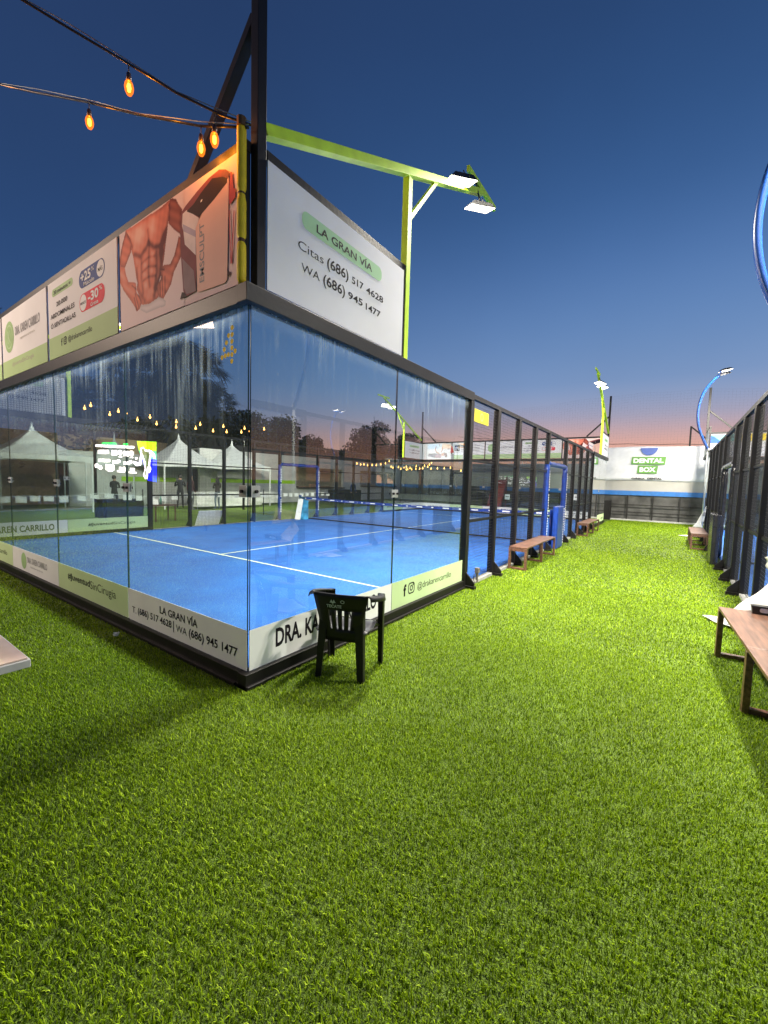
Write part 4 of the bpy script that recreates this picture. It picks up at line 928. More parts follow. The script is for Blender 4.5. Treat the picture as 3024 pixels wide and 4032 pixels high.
l = MB(); l.face([(3.25,4.42,.058),(3.31,4.33,.058),(3.42,4.39,.062),(3.36,4.48,.062)]); l.build('grey_print', GREYT, t, fix=False)
t = empty('draped_flag', 'white flag draped from the right fence down behind the large bench', 'flag', 'white flags beside the right benches')
GCL = mat('greyish_cloth', (0.50, 0.48, 0.45), rough=.75, var=.12, scale=6, bump=.2)
m = MB(); cloth(m, [(3.21, 3.34, .47), (3.50, 3.83, .64), (3.60, 3.80, .80), (3.60, 3.36, .50)], 16, .006, 3); solid(m.build('fabric', GCL, t, smooth=True), .003)
m = MB(); cloth(m, [(3.52, 3.84, .82), (3.50, 3.93, .95), (3.58, 3.3, 1.10), (3.58, 3.2, .78)], 8, .008, 4); solid(m.build('upper_fabric', GCL, t, smooth=True), .003)
m = MB(); m.tube([(3.50, 3.66, .55), (3.49, 3.60, .52)], .03, 10); m.build('dark_print', TXT, t)
t = empty('feather_flag', 'small white leaning flag behind the distant right bench', 'flag', 'white flags beside the right benches')
m = MB(); cloth(m, [(3.36, 15.6, .54), (3.56, 15.62, .60), (3.60, 15.6, 1.05), (3.58, 15.6, 1.12)], 8, .008, 5); cloth(m, [(3.26, 15.6, .40), (3.54, 15.6, .40), (3.47, 15.6, .60), (3.40, 15.6, .60)], 6, .008, 6)
cloth(m, [(2.88, 16.1, .03), (3.5, 16.0, .03), (3.5, 16.5, .04), (3.2, 16.5, .04)], 6, .006, 7); solid(m.build('fabric', CLOTHW, t, smooth=True), .003)
m = MB(); m.tube([(3.2, 15.62, .0), (3.60, 15.62, 1.13)], .01, 6); m.build('flag_pole', GALV, t)
l = MB(); l.face([(3.50,15.57,.80),(3.58,15.57,.78),(3.59,15.57,.92),(3.54,15.57,.93)]); l.build('grey_print', GREYT, t, fix=False)
# black box with a white cut-out window on the near right bench
t = empty('black_crate', 'black box with a white opening standing on the large right bench', 'crate')
m = MB(); x0, x1, y0, y1, z0, z1 = 3.36, 3.60, 3.44, 3.50, .451, .53
m.prism([(3.325, .578), (3.335, .503), (3.70, .503), (3.70, .578)], 1, 3.14, 3.22); m.build('body', mat('black_card', (0.02, 0.02, 0.02), rough=.4), t, bevel=.003)
l = MB(); fr = Frame((0, 3.137, 0), (1, 0, 0), (0, -1, 0)); flat_poly(l, fr, rrect(3.385, .522, 3.56, .562, .015), 0); l.build('white_opening', WHITET, t, fix=False)
# litter, cable stub, shoe-like black object under the chair
t = empty('paper_scrap', 'crumpled white paper scrap on the grass beside the near wall', 'litter')
m = MB(); rr = random.Random(4); P = [(rr.uniform(-.035, .035), rr.uniform(-.03, .03), rr.uniform(.0, .06)) for _ in range(14)]
for k in range(12): m.face([P[k], P[k+1], P[(k+5) % 14]])
solid(m.build('paper', WHITET, t), .001); t.location = (-1.82, -.20, .02)
t = empty('cable_stub', 'short grey stub post with a loop of cable beside the big black post', 'cable post')
m = MB(); m.box(.03, .065, 4.50, 4.54, 0, .17); m.box(.015, .08, 4.485, 4.555, .17, .25); m.build('post', mat('weathered_grey_wood', (0.16, 0.14, 0.12), rough=.8), t)
m = MB(); m.tube([(.05+.0, 4.48-.10*math.sin(k*math.pi/10), .18-.17*k/10+.03*math.sin(k*math.pi/5)) for k in range(11)], .006, 6); m.build('cable', WIRE, t)
# table corner at the left edge
t = empty('table', 'grey edged table corner poking in at the left edge over the grass', 'table')
tw = mat('warm_varnished_top', (0.60, 0.46, 0.40), rough=.12, var=.2, scale=3, coat=.6)
m = MB(); m.box(-1.6, .095, -2.25, -1.365, .722, .728); m.build('tabletop', tw, t)
m = MB(); m.box(-1.61, .105, -2.26, -1.355, .680, .720); m.build('table_edge', mat('grey_edge_band', (0.42, 0.42, 0.42), rough=.5), t, bevel=.004)
for x, y in ((-1.5, -2.15), (-1.5, -1.47), (-.35, -2.15), (-.35, -1.47)):
    m = MB(); m.box(x-.025, x+.025, y-.025, y+.025, 0, .664); m.build('leg', GALV, t)

# sponsor board leaning by the net post, white board leaning on the far fence
t = empty('folded_board', 'white and blue folded board standing at the left end of the net', 'board')
m = MB(); m.face([(-9.74, 9.52, .045), (-9.50, 9.58, .045), (-9.50, 9.74, .86), (-9.72, 9.70, .90)]); solid(m.build('white_leaf', WHITET, t), .012)
m = MB(); m.face([(-9.49, 9.58, .045), (-9.42, 9.95, .045), (-9.46, 9.98, .80), (-9.49, 9.74, .86)]); solid(m.build('blue_leaf', mat('cyan_print', (0.06, 0.32, 0.55), var=.6, scale=4), t), .012)
m = MB(); [m.tube([(-9.66+.05*k, 9.70+.04*k, .86), (-9.60+.05*k, 9.68+.03*k, .97-.02*k)], .018, 6) for k in range(4)]; m.build('ribbon', mat('dark_green_ribbon', (0.05, 0.12, 0.06)), t)
t = empty('leaning_board', 'blank white board leaning on the far side fence beyond the blue court', 'board')
m = MB(); m.face([(-10.32, 5.62, .02), (-10.32, 6.50, .02), (-10.16, 6.58, .50), (-10.16, 5.68, .52)]); solid(m.build('board', WHITET, t), .015)

# ------------------------------------------------------------------ far end: block wall, banner, railing, slide
t = empty('block_wall', 'grey rendered block wall with a blue band closing the far end of the path', 'wall')
m = MB(); m.box(-8.0, 16, 23.0, 23.2, 1.54, 2.95); m.build('upper_wall', BLOCK, t)
m = MB(); m.box(-7.4, 16, 22.90, 23.0, 1.31, 1.54); m.build('blue_band', mat('blue_band_paint', (0.01, 0.13, 0.42), rough=.5, var=.15), t)
m = MB(); m.box(-8.0, 16, 23.0, 23.2, 0.0, 1.54); m.build('lower_wall', DARKBLOCK, t)
t = empty('dental_banner', 'large grey white banner reading DENTAL BOX with a blue half disc, on the far wall', 'banner')
m = MB(); nx, nz = 60, 12; i0 = 0
for i in range(nx+1):
    for j in range(nz+1):
        x = -1.4+5.6*i/nx; z = 2.07+1.72*j/nz; m.v.append((x, 22.95+.015*math.sin(x*2.1)*math.sin(z*1.5)+.007*math.sin(x*5+z*4)+.004*math.sin(x*11-z*9), z+.02*math.sin(x*1.5)))
for i in range(nx):
    for j in range(nz): a = i*(nz+1)+j; m.f.append((a, a+nz+1, a+nz+2, a+1)); m.m.append(0)
solid(m.build('sheet', mat('grey_white_vinyl', (0.66, 0.67, 0.70), rough=.5, var=.05), t, smooth=True), .004)
fr = Frame((0, 22.86, 0), (1, 0, 0), (0, -1, 0)); dgreen = mat('dental_green', (0.10, 0.30, 0.035), rough=.5)
def dg(b):
    flat_poly(b, fr, [(.77, 2.90), (2.22, 2.88), (2.26, 3.27), (.80, 3.28)], 0); flat_poly(b, fr, [(1.06, 2.44), (1.90, 2.43), (1.95, 2.83), (1.09, 2.84)], 0)
layer('green_plate', dg, dgreen, t)
layer('blue_half_disc', lambda b: flat_poly(b, fr, [(1.52+.37*math.cos(a), 3.72+.36*math.sin(a)) for a in [math.pi+math.pi*k/20 for k in range(21)]], 0), mat('dental_blue', (0.06, 0.12, 0.42), rough=.5), t)
words(t, 'white_lettering', WHITET, fr, .003, [('DENTAL', (.87, 2.97, 2.16, 3.20), .05), ('BOX', (1.16, 2.51, 1.86, 2.76), .05)])
words(t, 'black_lettering', TXT, fr, .003, [('CLÍNICA', (.83, 2.135, 1.42, 2.235), .05), ('DENTAL', (1.53, 2.135, 2.14, 2.235), .05)])
t = empty('railing', 'black steel railing in front of the dark lower wall at the far end', 'railing')
m = MB(); m.box(-7.2, 15, 22.78, 22.81, .80, .84); m.build('top_rail', BLACK, t)
m = MB(); m.box(-7.2, 15, 22.78, 22.81, .42, .46); m.build('lower_rail', BLACK, t)
for k in range(20):
    x = -7.0+1.105*k; m = MB(); m.box(x-.03, x+.03, 22.77, 22.83, .07, 1.31 if k % 2 else 1.31); m.build('post', BLACK, t)
t = empty('utility_cabinet', 'dark box standing against the railing behind the far corner mast', 'cabinet')
m = MB(); m.box(-.35, .02, 22.3, 22.7, 0, 1.0); m.build('body', BLACK, t, bevel=.01); m = MB(); m.box(-.33, 0, 22.28, 22.298, .06, .96); m.build('door', BLACK, t)
t = empty('play_slide', 'red plastic slide standing behind the far glass wall', 'slide')
m = MB(); prof = [(22.0, 1.95), (21.9, 1.80), (21.4, .9), (21.1, .38), (20.9, .26)]
red = mat('red_plastic', (0.26, 0.035, 0.03), rough=.35, var=.2)
for (ya, za), (yb, zb_) in zip(prof, prof[1:]): m.face([(-6.1, ya, za), (-5.4, ya, za), (-5.4, yb, zb_), (-6.1, yb, zb_)])
o = solid(m.build('chute', red, t), .03)
for x in (-6.12, -5.38):
    m = MB()
    for (ya, za), (yb, zb_) in zip(prof, prof[1:]): m.beam((x, ya, za+.07), (x, yb, zb_+.07), .04, .16, up=(0, 1, 0))
    m.build('side_wall', red, t)
for x in (-6.1, -5.4):
    m = MB(); m.box(x-.03, x+.03, 22.0, 22.06, 0, 2.12); m.build('support', mat('dark_red_plastic', (0.10, 0.02, 0.03)), t)
# ball-stop netting beyond the wall
t = empty('ball_stop_netting', 'faint tall netting hanging beyond the far wall against the sunset', 'netting')
m = MB()
def ntop(x): return 6.6+.28*math.cos((x-1)*.28)+.03*math.sin(x*2)
for k in range(200): x = -14+.15*k; m.box(x-.0009, x+.0009, 24.998, 25.002, 2.5, ntop(x))
for j in range(32):
    for k in range(30): x = -14+k; z0 = 2.5+(ntop(x)-2.5)*j/31; z1 = 2.5+(ntop(x+1)-2.5)*j/31; m.beam((x, 25.004, z0), (x+1, 25.004, z1), .0018)
m.build('net_mesh', mat('pale_netting', (0.10, 0.10, 0.11), rough=.7), t, fix=False)
m = MB(); m.tube([(x, 25, 4.02+.42*((x-6)/8)**2*.55+.02*math.sin(x*3)) for x in [-10+.8*k for k in range(24)]], .014, 6); m.build('sagging_cable', WIRE, t)
# small notices hung on glass
for x, y, z, lab in ((-4.65, 20.04, 1.02, 'small white notice on the far glass beside the red slide'), (-1.2, 19.95, 1.15, 'small white notice on the far glass behind the right posts')):
    t = empty('notice', lab, 'sign'); m = MB(); m.box(x-.13, x+.13, y-.002, y+.002, z-.14, z+.14); m.build('plate', WHITET, t)
    l = MB(); l.face([(x-.09, y-.006, z-.02), (x+.09, y-.006, z-.02), (x+.09, y-.006, z+.03), (x-.09, y-.006, z+.03)]); l.build('dark_print', GREYT, t, fix=False)

# ------------------------------------------------------------------ festoon lights
GL = mat('bulb_cap', (0.03, 0.02, 0.02), rough=.4)
def sagpts(a, b, s, n=14):
    a, b = Vector(a), Vector(b); return [tuple(a.lerp(b, k/n)-Vector((0, 0, s*4*(k/n)*(1-k/n)))) for k in range(n+1)]
def near_bulb(t, x, y, z, drop=.15):
    c = MB(); c.tube([(x, y, z+.008), (x, y, z-drop+.07)], .004, 6); c.tube([(x, y, z-drop+.085), (x, y, z-drop+.03)], [.014, .019], 10)
    o = c.build('lamp_holder', GL, t, smooth=True)
    zz = z-drop; b = MB(); b.lathe([(.001, zz-.066), (.016, zz-.060), (.027, zz-.036), (.031, zz-.010), (.026, zz+.016), (.017, zz+.034)], x, y, 14)
    b.build('bulb_glass', amber, o, smooth=True)
    f = MB(); f.lathe([(.001, zz-.045), (.010, zz-.035), (.013, zz-.010), (.010, zz+.012), (.001, zz+.02)], x, y, 10); f.build('filament', core, o, smooth=True)
def amber_mat():
    m = bpy.data.materials.new('amber_bulb_glass'); m.use_nodes = True; nt = m.node_tree; nt.nodes.clear(); N = nt.nodes.new; L = nt.links.new
    e = N('ShaderNodeEmission'); e.inputs[0].default_value = (1.0, 0.20, 0.015, 1); e.inputs[1].default_value = 2.2
    t_ = N('ShaderNodeBsdfTransparent'); t_.inputs[0].default_value = (1, .8, .5, 1); mx = N('ShaderNodeMixShader'); mx.inputs[0].default_value = .45
    L(t_.outputs[0], mx.inputs[1]); L(e.outputs[0], mx.inputs[2]); o = N('ShaderNodeOutputMaterial'); L(mx.outputs[0], o.inputs[0]); return m
amber = amber_mat(); core = lens_mat(700.0, (1.0, 0.36, 0.03))
far_bulb = lens_mat(9.0, (1.0, 0.45, 0.10))
def near_string(label, P, spacing_at):
    t = empty('festoon_string', label, 'string light', 'strings of warm bulbs')
    m = MB(); m.tube(P, .009, 8); m.build('cable', mat('glossy_black_cable', (0.025, 0.022, 0.022), rough=.2), t, smooth=True)
    m = MB(); m.tube([(x+.004, y, z+.018+.012*math.sin(i*2.1)) for i, (x, y, z) in enumerate(P)], .004, 6); m.build('support_wire', GALV, t, smooth=True)
    for b in spacing_at: near_bulb(t, *b)
    return t
near_string('upper string of warm bulbs running from the corner mast to the top left', [(.03,-.02,4.14),(-.16,-.12,4.22),(-.47,-.28,4.40),(-.81,-.5,4.63),(-1.12,-.72,4.83),(-1.35,-.95,4.97),(-1.9,-1.6,5.28),(-2.6,-2.5,5.6),(-3.6,-3.8,6.0)],
            [(-.22,-.14,4.23),(-.765,-.47,4.60),(-1.55,-1.2,5.09),(-2.2,-2.0,5.43)])
near_string('lower string of warm bulbs running from the corner mast to the left edge', [(.02,-.03,4.12),(-.4,-.14,4.24),(-1.0,-.30,4.48),(-1.56,-.45,4.73),(-2.2,-.62,4.99),(-2.66,-.74,5.19),(-3.8,-1.0,5.6),(-5.6,-1.4,6.2)],
            [(-.39,-.14,4.24),(-1.51,-.45,4.71),(-2.85,-.80,5.24),(-4.1,-1.08,5.7)])
def far_string(label, pts, lift=.12):
    t = empty('festoon_string', label, 'string light', 'strings of warm bulbs'); m = MB(); m.tube([(x, y, z+lift) for x, y, z in pts], .008, 5); m.build('cable', WIRE, t, smooth=True)
    for x, y, z in pts:
        b = MB(); b.lathe([(.001, z-.05), (.03, z-.035), (.042, z), (.03, z+.035), (.012, z+.06), (.012, z+lift)], x, y, 8); b.build('bulb', far_bulb, t, smooth=True)
def yz(x, L_): return [(x, a, b) for a, b in L_]
far_string('string of warm bulbs high over the white tents, upper line', yz(-15, [(1.2,4.6),(2.47,4.31),(3.54,4.25),(4.38,4.13),(5.30,4.06),(6.47,4.0),(7.56,3.96),(8.65,3.99),(9.82,4.04),(11.0,4.10),(12.2,4.2)]))
far_string('string of warm bulbs high over the white tents, lower line', yz(-15.1, [(2.61,4.30),(3.28,4.13),(4.22,4.01),(5.04,3.91),(5.62,4.04),(6.03,3.84),(6.78,3.78),(7.60,3.75),(8.49,3.80),(9.35,3.78),(10.06,3.82),(10.89,3.90),(11.31,4.0)]))
far_string('row of warm bulbs along the white building', yz(-15, [(19.95,2.82),(20.36,2.77),(20.73,2.80),(21.16,2.76),(21.68,2.80),(22.18,2.82),(22.73,2.90),(23.33,3.0),(23.81,3.2)]))
far_string('dense sagging row of warm bulbs behind the far left corner of the court', [(a, 23, b) for a, b in [(-14.26,2.74),(-14.1,2.68),(-13.63,2.71),(-13.42,2.59),(-13.16,2.69),(-12.96,2.74),(-12.84,2.57),(-12.65,2.65),(-12.52,2.56),(-12.17,2.58),(-11.87,2.61),(-11.63,2.64),(-11.24,2.75),(-11.11,2.88),(-10.96,3.02)]])
far_string('short row of warm bulbs left of the dark far post', [(a, 23.3, b) for a, b in [(-13.14,2.56),(-12.33,2.80),(-11.66,2.83),(-11.13,2.63),(-10.65,2.65),(-10.13,2.66),(-9.67,2.70),(-8.9,2.5),(-8.6,2.4)]])


# ------------------------------------------------------------------ beyond the far side fence: tents, building, people
def tent(cx, cy, label, s=1.62, zt=2.34, peak=3.45, tip=3.72):
    t = empty('party_tent', label, 'tent', 'white peaked party tents'); m = MB(); n = 12
    rings = []
    for i in range(11):
        f = i/10; r = s*(1-f)**1.0; z = zt+(peak-zt)*(f**1.55)*1.0
        pts = []
        for side in range(4):
            a0 = (-1,-1),(1,-1),(1,1),(-1,1)
            p, q = a0[side], a0[(side+1) % 4]
            for k in range(n):
                u = k/n; x = p[0]+(q[0]-p[0])*u; y = p[1]+(q[1]-p[1])*u; sagz = -.10*math.sin(math.pi*u)*(1-f)*f*4*.6
                pts.append((cx+x*max(r, .03), cy+y*max(r, .03), z+sagz))
        rings.append(pts)
    for pts in rings: m.v += pts
    N_ = 4*n
    for i in range(10):
        for k in range(N_): a = i*N_+k; b = i*N_+(k+1) % N_; m.f.append((a, b, b+N_, a+N_)); m.m.append(0)
    m.build('canopy', TENTW, t, smooth=True)
    m = MB(); i0 = 0; low = [(x, y, zt-.26+.07*math.sin(math.pi*((k % n)/n))) for k, (x, y, z) in enumerate(rings[0])]
    m.v = [(x, y, z) for x, y, z in rings[0]]+low
    for k in range(N_): j = (k+1) % N_; m.f.append((k, j, j+N_, k+N_)); m.m.append(0)
    solid(m.build('valance', TENTW, t), .006)
    m = MB(); m.tube([(cx, cy, peak-.05), (cx, cy, peak+.10), (cx, cy, tip)], [.09, .05, .006], 8); m.build('finial', TENTW, t, smooth=True)
    for sx in (-1, 1):
        for sy in (-1, 1):
            m = MB(); m.box(cx+sx*(s-.04)-.025, cx+sx*(s-.04)+.025, cy+sy*(s-.04)-.025, cy+sy*(s-.04)+.025, 0, zt); m.build('leg', TENTW, t)
    return t
tent(-19.2, 3.75, 'white peaked tent with an arched front edge behind the far left glass')
tent(-22.6, 4.7, 'paler white tent peak just behind the arched one', zt=2.45, peak=3.7, tip=4.05)
tent(-19.2, .45, 'white tent at the left edge of the photo')
tent(-19.2, 9.95, 'white peaked tent with people standing beneath it', peak=3.65, tip=3.98)
tent(-19.2, 13.2, 'white peaked tent to the right of the people, next to the white building', peak=3.6, tip=3.95)
tent(-22.6, 8.2, 'dim white tent tip behind the tents with people', zt=2.3, peak=3.5, tip=4.0)

bx = -19.8
def by(y): return -1.99+(y+1.99)*.949
def bz(z): return 1.64+(z-1.64)*.949
t = empty('white_building', 'long white building with serving hatches beyond the tents', 'building')
lw = mat('lime_band_paint', (0.36, 0.62, 0.02), rough=.5)
holes = [(by(20.07), by(25.56), bz(1.04), bz(2.60)), (by(27.95), by(33.7), bz(1.2), bz(2.62))]
y0, y1, zt = 11.5, by(36), bz(3.40)
m = MB(); ys = [y0]+[v for h in holes for v in h[:2]]+[y1]
for k in range(0, len(ys), 2): m.box(bx-.2, bx, ys[k], ys[k+1], 0, zt)
for h in holes: m.box(bx-.2, bx, h[0], h[1], 0, h[2]); m.box(bx-.2, bx, h[0], h[1], h[3], zt)
m.build('wall', WALLW, t)
m = MB(); m.box(bx-4, bx-.2, y0, y1, zt-.12, zt-.02); m.box(bx-4, bx-3.9, y0, y1, 0, zt-.13); m.build('room_shell', mat('cream_interior', (0.45, 0.42, 0.33), rough=.8), t)
m = MB(); m.box(bx+.003, bx+.012, 12.2, by(19.97), bz(1.31), bz(1.56)); m.build('lime_band', lw, t)
for a, b, c, d in holes:
    m = MB(); m.box(bx-.3, bx+.25, a+.02, b-.02, c-.05, c+.02); o = m.build('counter', mat('dark_counter', (0.05, 0.04, 0.035), rough=.4), t)
m = MB(); m.box(bx-.24, bx-.06, by(21.7), by(22.6), bz(1.06), bz(1.32)); m.box(bx-1.2, bx-.8, by(21), by(24.8), 0.0, 1.15); m.build('counter_goods', mat('goods', (0.35, 0.22, 0.14), var=.5, scale=9), t)
for a in (28.2, 29.6, 31.4): m = MB(); m.box(bx-.02, bx+.015, by(a), by(a+.9), bz(1.35), bz(2.4)); m.build('menu_board', mat('menu_board_print', (0.28, 0.28, 0.27), var=.6, scale=14), t)
m = MB(); m.box(bx+.02, bx+.5, 12.3, 13.9, 1.62, 2.0); m.build('hatch_awning', WALLW, t)
def roof_line():
    t = empty('dark_parapet', 'dark low roof running above the white building', 'roof')
    m = MB(); m.box(bx-5, bx-.6, 14.5, 46, zt+.05, zt+.42); m.build('parapet', mat('dark_roof', (0.03, 0.03, 0.032), rough=.8), t)
roof_line()
t = empty('pale_yard_wall', 'pale wall behind the people under the tent', 'wall')
m = MB(); m.box(-21.3, -21.1, 5.6, 11.45, 0, 2.75); m.build('wall', WALLW, t)
m = MB(); m.box(-21.09, -21.07, 7.9, 10.8, 1.3, 1.55); m.build('lime_band', lw, t)
def tube_lamp(a):
    t = empty('ceiling_tube_lamp', 'lit tube lamp inside the serving hatch at %s' % ('its middle' if a < 26 else 'the far end'), 'lamp')
    m = MB(); m.box(bx-2.05, bx-1.95, a, a+1.2, zt-.26, zt-.20); m.build('housing', GALV, t); m = MB(); m.box(bx-2.03, bx-1.97, a+.02, a+1.18, zt-.30, zt-.262); m.build('tube', lens_mat(60.0, (1.0, .88, .66)), t)
for a in (20.5, 28.6): tube_lamp(a)
def yard_lamp(x, y, z, aim, k, label, w=.5, h=.3):
    t = empty('yard_lamp', label, 'lamp'); f = floodlight(t, (x, y, z), aim, k, w, h)
    m = MB(); dx = -1 if x < -10 else 1; m.box(x-.04, x+.04, y-.24, y-.16, 0, z+.12); m.beam((x, y-.2, z+.08), (x, y, z+.03), .05, .04); m.build('pole', BLACK, t)
yard_lamp(-15.2, 4.75, 3.62, (-18.6, 6.2, 0), 1100.0, 'small lit yard lamp over the arched tent')
yard_lamp(-15.6, 11.6, 3.7, (-19.0, 11.6, .6), 1100.0, 'small lit yard lamp in front of the tents with people')
yard_lamp(-9.0, -5.0, 6.1, (-6.0, -.2, 2.6), 860.0, 'lit yard lamp mirrored as a white bar under the top beam of the near wall', .9, .26)
t = empty('dark_backdrop_wall', 'long dark wall closing the yard beyond the far glass wall', 'wall')
m = MB(); m.box(-16, -8.0, 27, 27.2, 0, 2.7); m.build('wall', DARKBLOCK, t)
for k in range(7): m = MB(); m.box(-15.5+1.1*k, -15.4+1.1*k, 26.9, 26.99, 0, 2.6); m.build('pilaster', BLACK, t)
t = empty('long_stage', 'low grey platform edge seen beyond the far end of the net', 'platform')
m = MB(); m.box(-15, -9, 25.2, 26.6, .35, .75); m.build('deck', mat('pale_grey_deck', (0.30, 0.31, 0.31)), t); m = MB(); m.box(-14.8, -9.2, 25.4, 26.4, 0, .345); m.build('base', DARKBLOCK, t)
# yellow-brown shed wall behind the first tents
t = empty('tan_wall', 'tan wall showing between the tents', 'wall')
m = MB(); m.box(-23.9, -23.7, -6, 12, 0, 3.7); m.build('wall', mat('tan_render', (0.42, 0.31, 0.17), rough=.9), t)

def table_cloth(x0, x1, y0, y1, h, label, m_, group=None):
    t = empty('cloth_table', label, 'table', group)
    m = MB(); m.box(x0, x1, y0, y1, h-.03, h); m.build('tabletop', m_, t)
    m = MB()
    P = [(x0, y0), (x1, y0), (x1, y1), (x0, y1)]
    for k in range(4):
        a, b = P[k], P[(k+1) % 4]
        cloth(m, [(a[0], a[1], h), (b[0], b[1], h), (b[0], b[1], .12), (a[0], a[1], .12)], 12, .02, k)
    m.build('skirt', m_, t, smooth=True)
    for a in (x0+.08, x1-.08):
        for b in (y0+.08, y1-.08): q = MB(); q.box(a-.015, a+.015, b-.015, b+.015, 0, h-.035); q.build('leg', GALV, t)
table_cloth(-17.6, -16.9, 9.6, 13.6, .86, 'long white clothed table behind the people', CLOTHW)
table_cloth(-18.9, -18.2, 14.6, 16.2, .80, 'white clothed table beside the serving hatch', CLOTHW)
table_cloth(-13.6, -12.9, 4.0, 5.2, .78, 'table under a black cloth behind the far left strip', mat('black_cloth', (0.012, 0.014, 0.014), rough=.8))
table_cloth(-17.8, -16.2, 20.2, 22.0, 1.0, 'dark covered table beside the person in blue', mat('black_cloth', (0.012, 0.014, 0.014), rough=.8))
t = empty('side_table', 'small wooden table with papers and a bottle behind the far left strip', 'table')
m = MB(); m.box(-12.9, -12.3, 5.3, 6.1, .56, .60); m.build('tabletop', WOOD, t)
for a in (-12.85, -12.35):
    for b in (5.35, 6.05): m = MB(); m.box(a-.02, a+.02, b-.02, b+.02, 0, .559); m.build('leg', WOOD, t)
t = empty('bottle', 'pale green bottle on the small wooden table', 'bottle'); m = MB(); m.lathe([(.001, .602), (.04, .602), (.042, .78), (.018, .84), (.016, .92), (.001, .92)], -12.5, 5.6, 12); m.build('body', mat('green_bottle', (0.15, 0.35, 0.28), rough=.1), t, smooth=True)
t = empty('paper_sheet', 'white paper propped on the small wooden table', 'paper'); m = MB(); m.face([(-12.55, 5.35, .61), (-12.35, 5.45, .61), (-12.5, 5.5, .80), (-12.62, 5.36, .82)]); solid(m.build('sheet', WHITET, t), .002)

# rope with white paper pennants along the yard
def pennants():
    xx = -12.6; k_ = (xx-2.65)/(-17.5-2.65)
    def pt(y, z): return (xx, -1.99+(y+1.99)*k_, 1.64+(z-1.64)*k_)
    L_ = [(1.2, .74), (2.2, .70), (3.06, .73), (3.9, .70), (4.6, .72), (5.48, .83), (6.3, .76), (7.37, .66), (8.4, .66), (9.2, .72), (10.0, .84), (11.0, .80), (12.0, .74), (13.4, .72), (14.4, .80), (15.6, .74), (17, .74), (18.5, .80), (20, .74)]
    P = [pt(*q) for q in L_]
    t = empty('pennant_rope', 'rope hung with white paper pennants crossing the yard behind the fence', 'bunting')
    m = MB(); m.tube(P, .007, 6); m.build('rope', WHITET, t)
    rr = random.Random(5)
    for i in range(len(P)-1):
        a, b = Vector(P[i]), Vector(P[i+1]); n = max(1, round((b-a).length/.42))
        for j in range(n):
            c = a.lerp(b, (j+.3)/n); w = .25*rr.uniform(.85, 1.1); h = .17*rr.uniform(.85, 1.1); tl = rr.uniform(-.02, .02)
            q = MB(); q.v = [(c.x, c.y, c.z-.005), (c.x+.012, c.y+w*.5, c.z-.01+tl*.5), (c.x, c.y+w, c.z-.005+tl), (c.x, c.y, c.z-h), (c.x+.02, c.y+w*.5, c.z-h), (c.x, c.y+w, c.z-h+tl)]
            q.f = [(0, 1, 4, 3), (1, 2, 5, 4)]; q.m = [0, 0]; q.build('pennant', WHITET, t)
    for y in (7.3, 14.2):
        p = pt(y, .7); m = MB(); m.tube([(p[0], p[1], 0), (p[0], p[1], 1.15)], .018, 8); m.build('stake', BLACK, t)
pennants()

